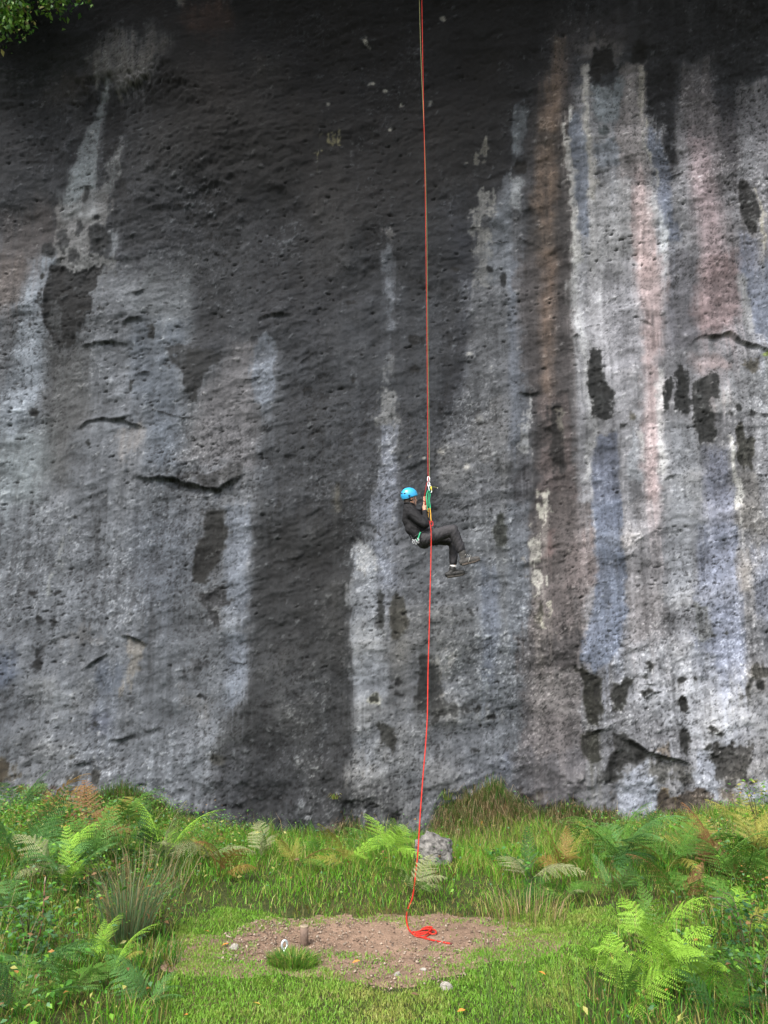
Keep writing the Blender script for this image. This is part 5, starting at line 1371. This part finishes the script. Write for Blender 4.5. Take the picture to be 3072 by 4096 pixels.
for i in range(NA):
    bm.faces.new((rows[0][NP][i], rows[1][NP][i], rows[1][NP][(i + 1) % NA], rows[0][NP][(i + 1) % NA]))
bmesh.ops.recalc_face_normals(bm, faces=bm.faces)
helmet = link('helmet', bm_mesh('helmet', bm), m_blue, person)
def on_helmet(zx, zy):
    dx, dy, dz = px_dir(1500 + zx / 3.318, 1850 + zy / 3.318)
    o = TILT.transposed() @ (HR.transposed() @ (Vector((0, 0, CAM_H)) - hc)); d = TILT.transposed() @ (HR.transposed() @ Vector((float(dx), float(dy), float(dz))))
    S = Vector((1 / HA[0], 1 / HA[1], 1 / HA[2])); o2 = Vector((o.x * S.x, o.y * S.y, o.z * S.z)); d2 = Vector((d.x * S.x, d.y * S.y, d.z * S.z))
    A = d2.dot(d2); B = 2 * o2.dot(d2); Cc = o2.dot(o2) - 1.03; D = B * B - 4 * A * Cc
    t = (-B - math.sqrt(max(D, 0))) / (2 * A)
    return Vector((0, 0, CAM_H)) + Vector((float(dx), float(dy), float(dz))) * t
for a, b_, r in (((350, 412), (366, 409), .0075), ((382, 411), (412, 402), .0080)):
    tube('vent', spline([on_helmet(*a), on_helmet((a[0] + b_[0]) / 2, (a[1] + b_[1]) / 2), on_helmet(*b_)], 3), r, mat('vent_dark', (.01, .02, .04), .6), helmet, 8)
bm = bmesh.new()
sh = [(442, 432), (455, 428), (469, 433), (468, 450), (457, 464), (444, 452)]
vs_ = [bm.verts.new(on_helmet(*p) + Vector((0, -.003, 0))) for p in sh]; vb = [bm.verts.new(on_helmet(*p) + Vector((0, .006, 0))) for p in sh]
bm.faces.new(vs_); bm.faces.new(vb[::-1])
for i in range(6): bm.faces.new((vs_[i], vb[i], vb[(i + 1) % 6], vs_[(i + 1) % 6]))
bmesh.ops.recalc_face_normals(bm, faces=bm.faces)
link('emblem', bm_mesh('emblem', bm, False), mat('emblem_navy', (.01, .05, .12), .5), helmet)
tube('shell_groove', spline([on_helmet(360, 470), on_helmet(400, 478), on_helmet(440, 472), on_helmet(480, 440)], 5), .004, mat('helmet_groove', (.02, .28, .54), .35), helmet, 6)
sl = mat('strap_grey', (.10, .08, .08), .8)
tube('chin_strap', spline([J(508, 462, -.07), J(520, 520, -.065), J(538, 575, -.03)], 5), .006, sl, helmet, 6)
tube('chin_strap', spline([J(540, 455, -.05), J(545, 510, -.04), J(540, 580, -.02)], 5), .006, mat('strap_tan', (.20, .13, .10), .8), helmet, 6)

# harness
hb = empty
m_web = mat('harness_web', (.018, .018, .020), .75, .2, 40)
ax = (chest - hipc).normalized()
har = tube('harness', ring_pts(J(620, 955), ax, .160, .178), .013, m_web, person, 8)
tube('leg_loop', ring_pts(hip_n + (knee_n - hip_n) * .34, (knee_n - hip_n).normalized(), .106, .106), .011, m_web, har, 8)
tube('leg_loop', ring_pts(hip_f + (knee_f - hip_f) * .34, (knee_f - hip_f).normalized(), .102, .102), .011, m_web, har, 8)
tube('tie_in_loop', loop_pts(J(752, 812, -.10), .022, .038, 18, .4), .008, mat('red_web', (.45, .03, .03), .7), har, 8)
tube('gear_loop', spline([J(470, 965, -.16), J(510, 1030, -.19), J(585, 1020, -.20), J(600, 950, -.19)], 6), .006, m_web, har, 6)

# ------------------------------------------------------------------ ropes and gear
m_alu = mat('polished_alloy', (.75, .77, .78), .28, .08, 20, metal=.85)
def oval(name, a, b, w, r, mtl, label, cat='carabiner', group=None, gate=None):
    c = (a + b) / 2; d = (b - a); L = d.length / 2
    root = empty(name, tuple(b), label, cat, group)
    s = Vector((0, -1, 0)).cross(d.normalized()).normalized()
    pts = []
    for i in range(25):
        t = 2 * math.pi * i / 24; cs, sn = math.cos(t), math.sin(t)
        pts.append(c + d.normalized() * L * math.copysign(abs(sn) ** .7, sn) + s * w * math.copysign(abs(cs) ** .6, cs))
    tube('frame', pts, r, mtl, root, 8)
    g0, g1 = c + s * w * .96 + d * .28, c + s * w * .96 - d * .28
    tube('gate', [g0, (g0 + g1) / 2, g1], r * 1.35, gate or mtl, root, 8)
    return root
gg = 'carabiners and gear above the hands'
oval('carabiner', J(710, 190, -.04), J(713, 255, -.04), .016, .0065, m_alu, 'upper silver carabiner where the red and green ropes meet', group=gg)
oval('carabiner', J(712, 262, -.05), J(712, 318, -.05), .015, .0065, m_alu, 'middle silver carabiner under the red rope bend', group=gg)
oval('carabiner', J(722, 300, -.06), J(742, 398, -.06), .018, .0065, m_alu, 'lower silver carabiner with a yellow gate above the green sling', group=gg, gate=mat('yellow_gate', (.70, .55, .05), .5))
gear_g = 'carabiners on the harness at the back'
for i, (a, b, lab) in enumerate((((500, 1020), (515, 1075), 'leftmost silver carabiner clipped at the back of the harness'), ((535, 1020), (548, 1085), 'middle silver carabiner clipped at the back of the harness'), ((570, 1005), (575, 1070), 'rightmost silver carabiner hanging at the back of the harness'))):
    oval('carabiner', J(*a, -.215), J(*b, -.215), .011, .0042, mat('worn_alloy', (.42, .43, .44), .4, .2, 40, metal=.8), lab, group=gear_g)
m_grn = mat('green_web', (.020, .30, .14), .7, .15, 40)
sg = empty('sling', tuple(J(712, 500, -.06)), 'bright green sling looped from the lower carabiner past the hands', 'sling')
tube('strand', spline([J(735, 400, -.06), J(712, 372, -.08), J(692, 400, -.09), J(682, 470, -.10), J(690, 540, -.12), J(696, 640, -.10)], 6), .0075, m_grn, sg, 6)
tube('strand', spline([J(712, 376, -.06), J(732, 420, -.05), J(722, 500, -.05), J(730, 560, -.06), J(738, 612, -.06)], 6), .008, m_grn, sg, 6)
tube('strand', spline([J(738, 612, -.06), J(718, 588, -.07), J(705, 520, -.07), J(715, 400, -.07)], 6), .007, m_grn, sg, 6)
s2 = empty('sling', tuple(J(590, 980, -.2)), 'short green sling hanging at the back of the harness', 'sling')
tube('strand', spline([J(602, 925, -.19), J(585, 975, -.205), J(560, 1035, -.215)], 6), .009, m_grn, s2, 6)
m_or = mat('orange_web', (.62, .33, .03), .7, .15, 40)
s3 = empty('sling', tuple(J(720, 690, -.08)), 'orange and black sling between the hands and the harness', 'sling')
tube('strand', spline([J(706, 610, -.08), J(705, 680, -.09), J(712, 760, -.10)], 5), .007, m_or, s3, 6)
tube('strand', spline([J(728, 605, -.07), J(738, 680, -.07), J(745, 800, -.09)], 5), .008, m_or, s3, 6)
tube('strand', spline([J(718, 600, -.075), J(722, 680, -.08), J(735, 790, -.09)], 5), .009, m_web, s3, 6)

def rope_mat(name, c1, c2, scale=160):
    m = mat(name, c1, .75, .12, 40, spec=.25)
    nt = m.node_tree; N = nt.nodes; L = nt.links; b = N['Principled BSDF']
    w = N.new('ShaderNodeTexNoise'); w.inputs['Scale'].default_value = scale; w.inputs['Detail'].default_value = 1
    tc = N.new('ShaderNodeTexCoord'); L.new(tc.outputs['Object'], w.inputs['Vector'])
    r = N.new('ShaderNodeValToRGB'); r.color_ramp.elements[0].position = .58; r.color_ramp.elements[1].position = .66
    r.color_ramp.elements[0].color = (*c1, 1); r.color_ramp.elements[1].color = (*c2, 1)
    L.new(w.outputs['Fac'], r.inputs[0]); L.new(r.outputs[0], b.inputs['Base Color'])
    return m
m_red = rope_mat('red_rope', (.36, .014, .010), (.44, .06, .016))
m_olive = rope_mat('olive_rope', (.110, .120, .045), (.19, .19, .09))
RR = .0066
rope = empty('red_rope', tuple(gpt0(890, 2022)), 'long red climbing rope hanging past the person to a small pile on the ground', 'rope')
# from the roof to the upper carabiner, round it and down to the hands
a_top = at_depth(1687, 0, 11.26); a_top = Vector((a_top.x, a_top.y, 15.6))
up = spline([a_top, at_depth(1692, 300, 11.26), at_depth(1700, 700, 11.26), at_depth(1705, 1100, 11.26), at_depth(1709, 1500, 11.26), J(702, 0, -.04), J(707, 180, -.04), J(716, 235, -.05), J(712, 250, -.06), J(690, 268, -.065), J(678, 320, -.06), J(668, 390, -.045), J(660, 440, -.035), J(664, 500, -.02), J(676, 570, -.04), J(684, 620, -.075), J(700, 720, -.13), J(716, 770, -.19), J(738, 840, -.24)], 8)
tube('upper_run', up, RR * .66, m_red, rope, 10)
# the slack tail: a catenary in depth from the hip to the bare earth
g0 = gpt0(1647 * .54004, 3740 * .54004)
ztop = J(738, 840).z; Yt = YP - .26; span = Yt - g0.y
lo, hi = .2, 30
for _ in range(60):
    m_ = (lo + hi) / 2
    if m_ * (math.cosh(min(span / m_, 50)) - 1) > ztop - g0.z: lo = m_
    else: hi = m_
CA = lo
def on_cat(px, py):
    dx, dy, dz = px_dir(px, py); t0_, t1_ = 3.0, 14.0
    f = lambda t: (g0.y + CA * math.acosh(1 + max(0, CAM_H + dz * t - g0.z) / CA)) - dy * t
    for _ in range(60):
        m = (t0_ + t1_) / 2
        if f(m) > 0: t0_ = m
        else: t1_ = m
    t = t0_
    return Vector((float(dx * t), float(dy * t), float(CAM_H + dz * t)))
cps = [(1722.4, 2103), (1726, 2150), (1725.5, 2190), (1724.6, 2123 + 90)]
T = lambda t, x, y: (TILE[t][0] + x / 1.62, TILE[t][1] + y / 1.62)
cps = [T('21', 1131, 168), T('21', 1135, 230), T('21', 1133, 400), T('21', 1128, 600), T('21', 1122, 850), T('21', 1115, 1100), T('21', 1110, 1400), T('21', 1098, 1600), T('31', 1095, 20), T('31', 1080, 200), T('31', 1062, 450), T('31', 1050, 650), T('31', 1035, 800), T('31', 1015, 950), T('31', 985, 1050), T('31', 975, 1110)]
def over_ground(q, p):
    if p.z < float(gz(p.x, p.y)) + .02: p = gpt0(q[0] * .54004, q[1] * .54004) + Vector((0, 0, .02))
    return p
low = [over_ground(p, on_cat(*p)) for p in cps]
def G(x, y, lift=.012):
    """point of the rope-pile close-up (5.53 x, origin 1580 3600) on the ground"""
    p = gpt0((1580 + x / 5.53) * .54004, (3600 + y / 5.53) * .54004); return p + Vector((0, 0, lift))
low += [(on_cat(*T('31', 983, 1165)) + G(310, 690, .03)) / 2, G(385, 800, .016)]
pile = [G(480, 850), G(620, 880), G(740, 830, .016), G(820, 740, .024), G(760, 705, .022), G(620, 735, .020), G(480, 775, .020), G(400, 790, .028), G(520, 790, .02), G(700, 820, .03), G(830, 845, .024), G(915, 800, .022), G(880, 750, .026), G(800, 770, .034), G(720, 760, .034), G(590, 760, .03), G(700, 720, .034), G(815, 715, .036), G(790, 790, .038), G(690, 850, .034), G(560, 850, .026), G(450, 815, .026), G(540, 870, .02), G(640, 895, .014), G(800, 930), G(950, 960), G(1100, 985), G(1245, 1008)]
tail = spline([up[-1]] + low + pile, 8)
tube('lower_run', tail, RR, m_red, rope, 10)
e = tail[-1]; dd = (tail[-1] - tail[-2]).normalized()
tube('rope_end', [e - dd * .01, e + dd * .008], RR * 1.1, mat('rope_end', (.10, .02, .02), .7), rope, 8)
gr = empty('olive_rope', tuple(J(725, 300, -.03)), 'thin olive green rope hanging beside the red one down to the carabiner', 'rope')
o_top = at_depth(1676, 0, 11.30); o_top = Vector((o_top.x - .01, o_top.y, 15.6))
tube('run', spline([o_top, at_depth(1683, 200, 11.29), at_depth(1698, 560, 11.30), at_depth(1707, 900, 11.28), at_depth(1711, 1300, 11.28), J(722, 0, -.03), J(724, 200, -.03), J(727, 300, -.04)], 8), .0052, m_olive, gr, 8)
tube('knot', spline([J(727, 296, -.04), J(736, 318, -.06), J(724, 332, -.06), J(732, 345, -.04), J(740, 325, -.04)], 5), .007, m_olive, gr, 8)
tube('tail', spline([J(738, 330, -.05), J(775, 325, -.05), J(805, 329, -.05), J(828, 337, -.05)], 5), .0052, m_olive, gr, 8)
tube('taped_end', [J(826, 336, -.05), J(834, 340, -.05)], .0065, mat('white_tape', (.7, .7, .68), .7), gr, 8)
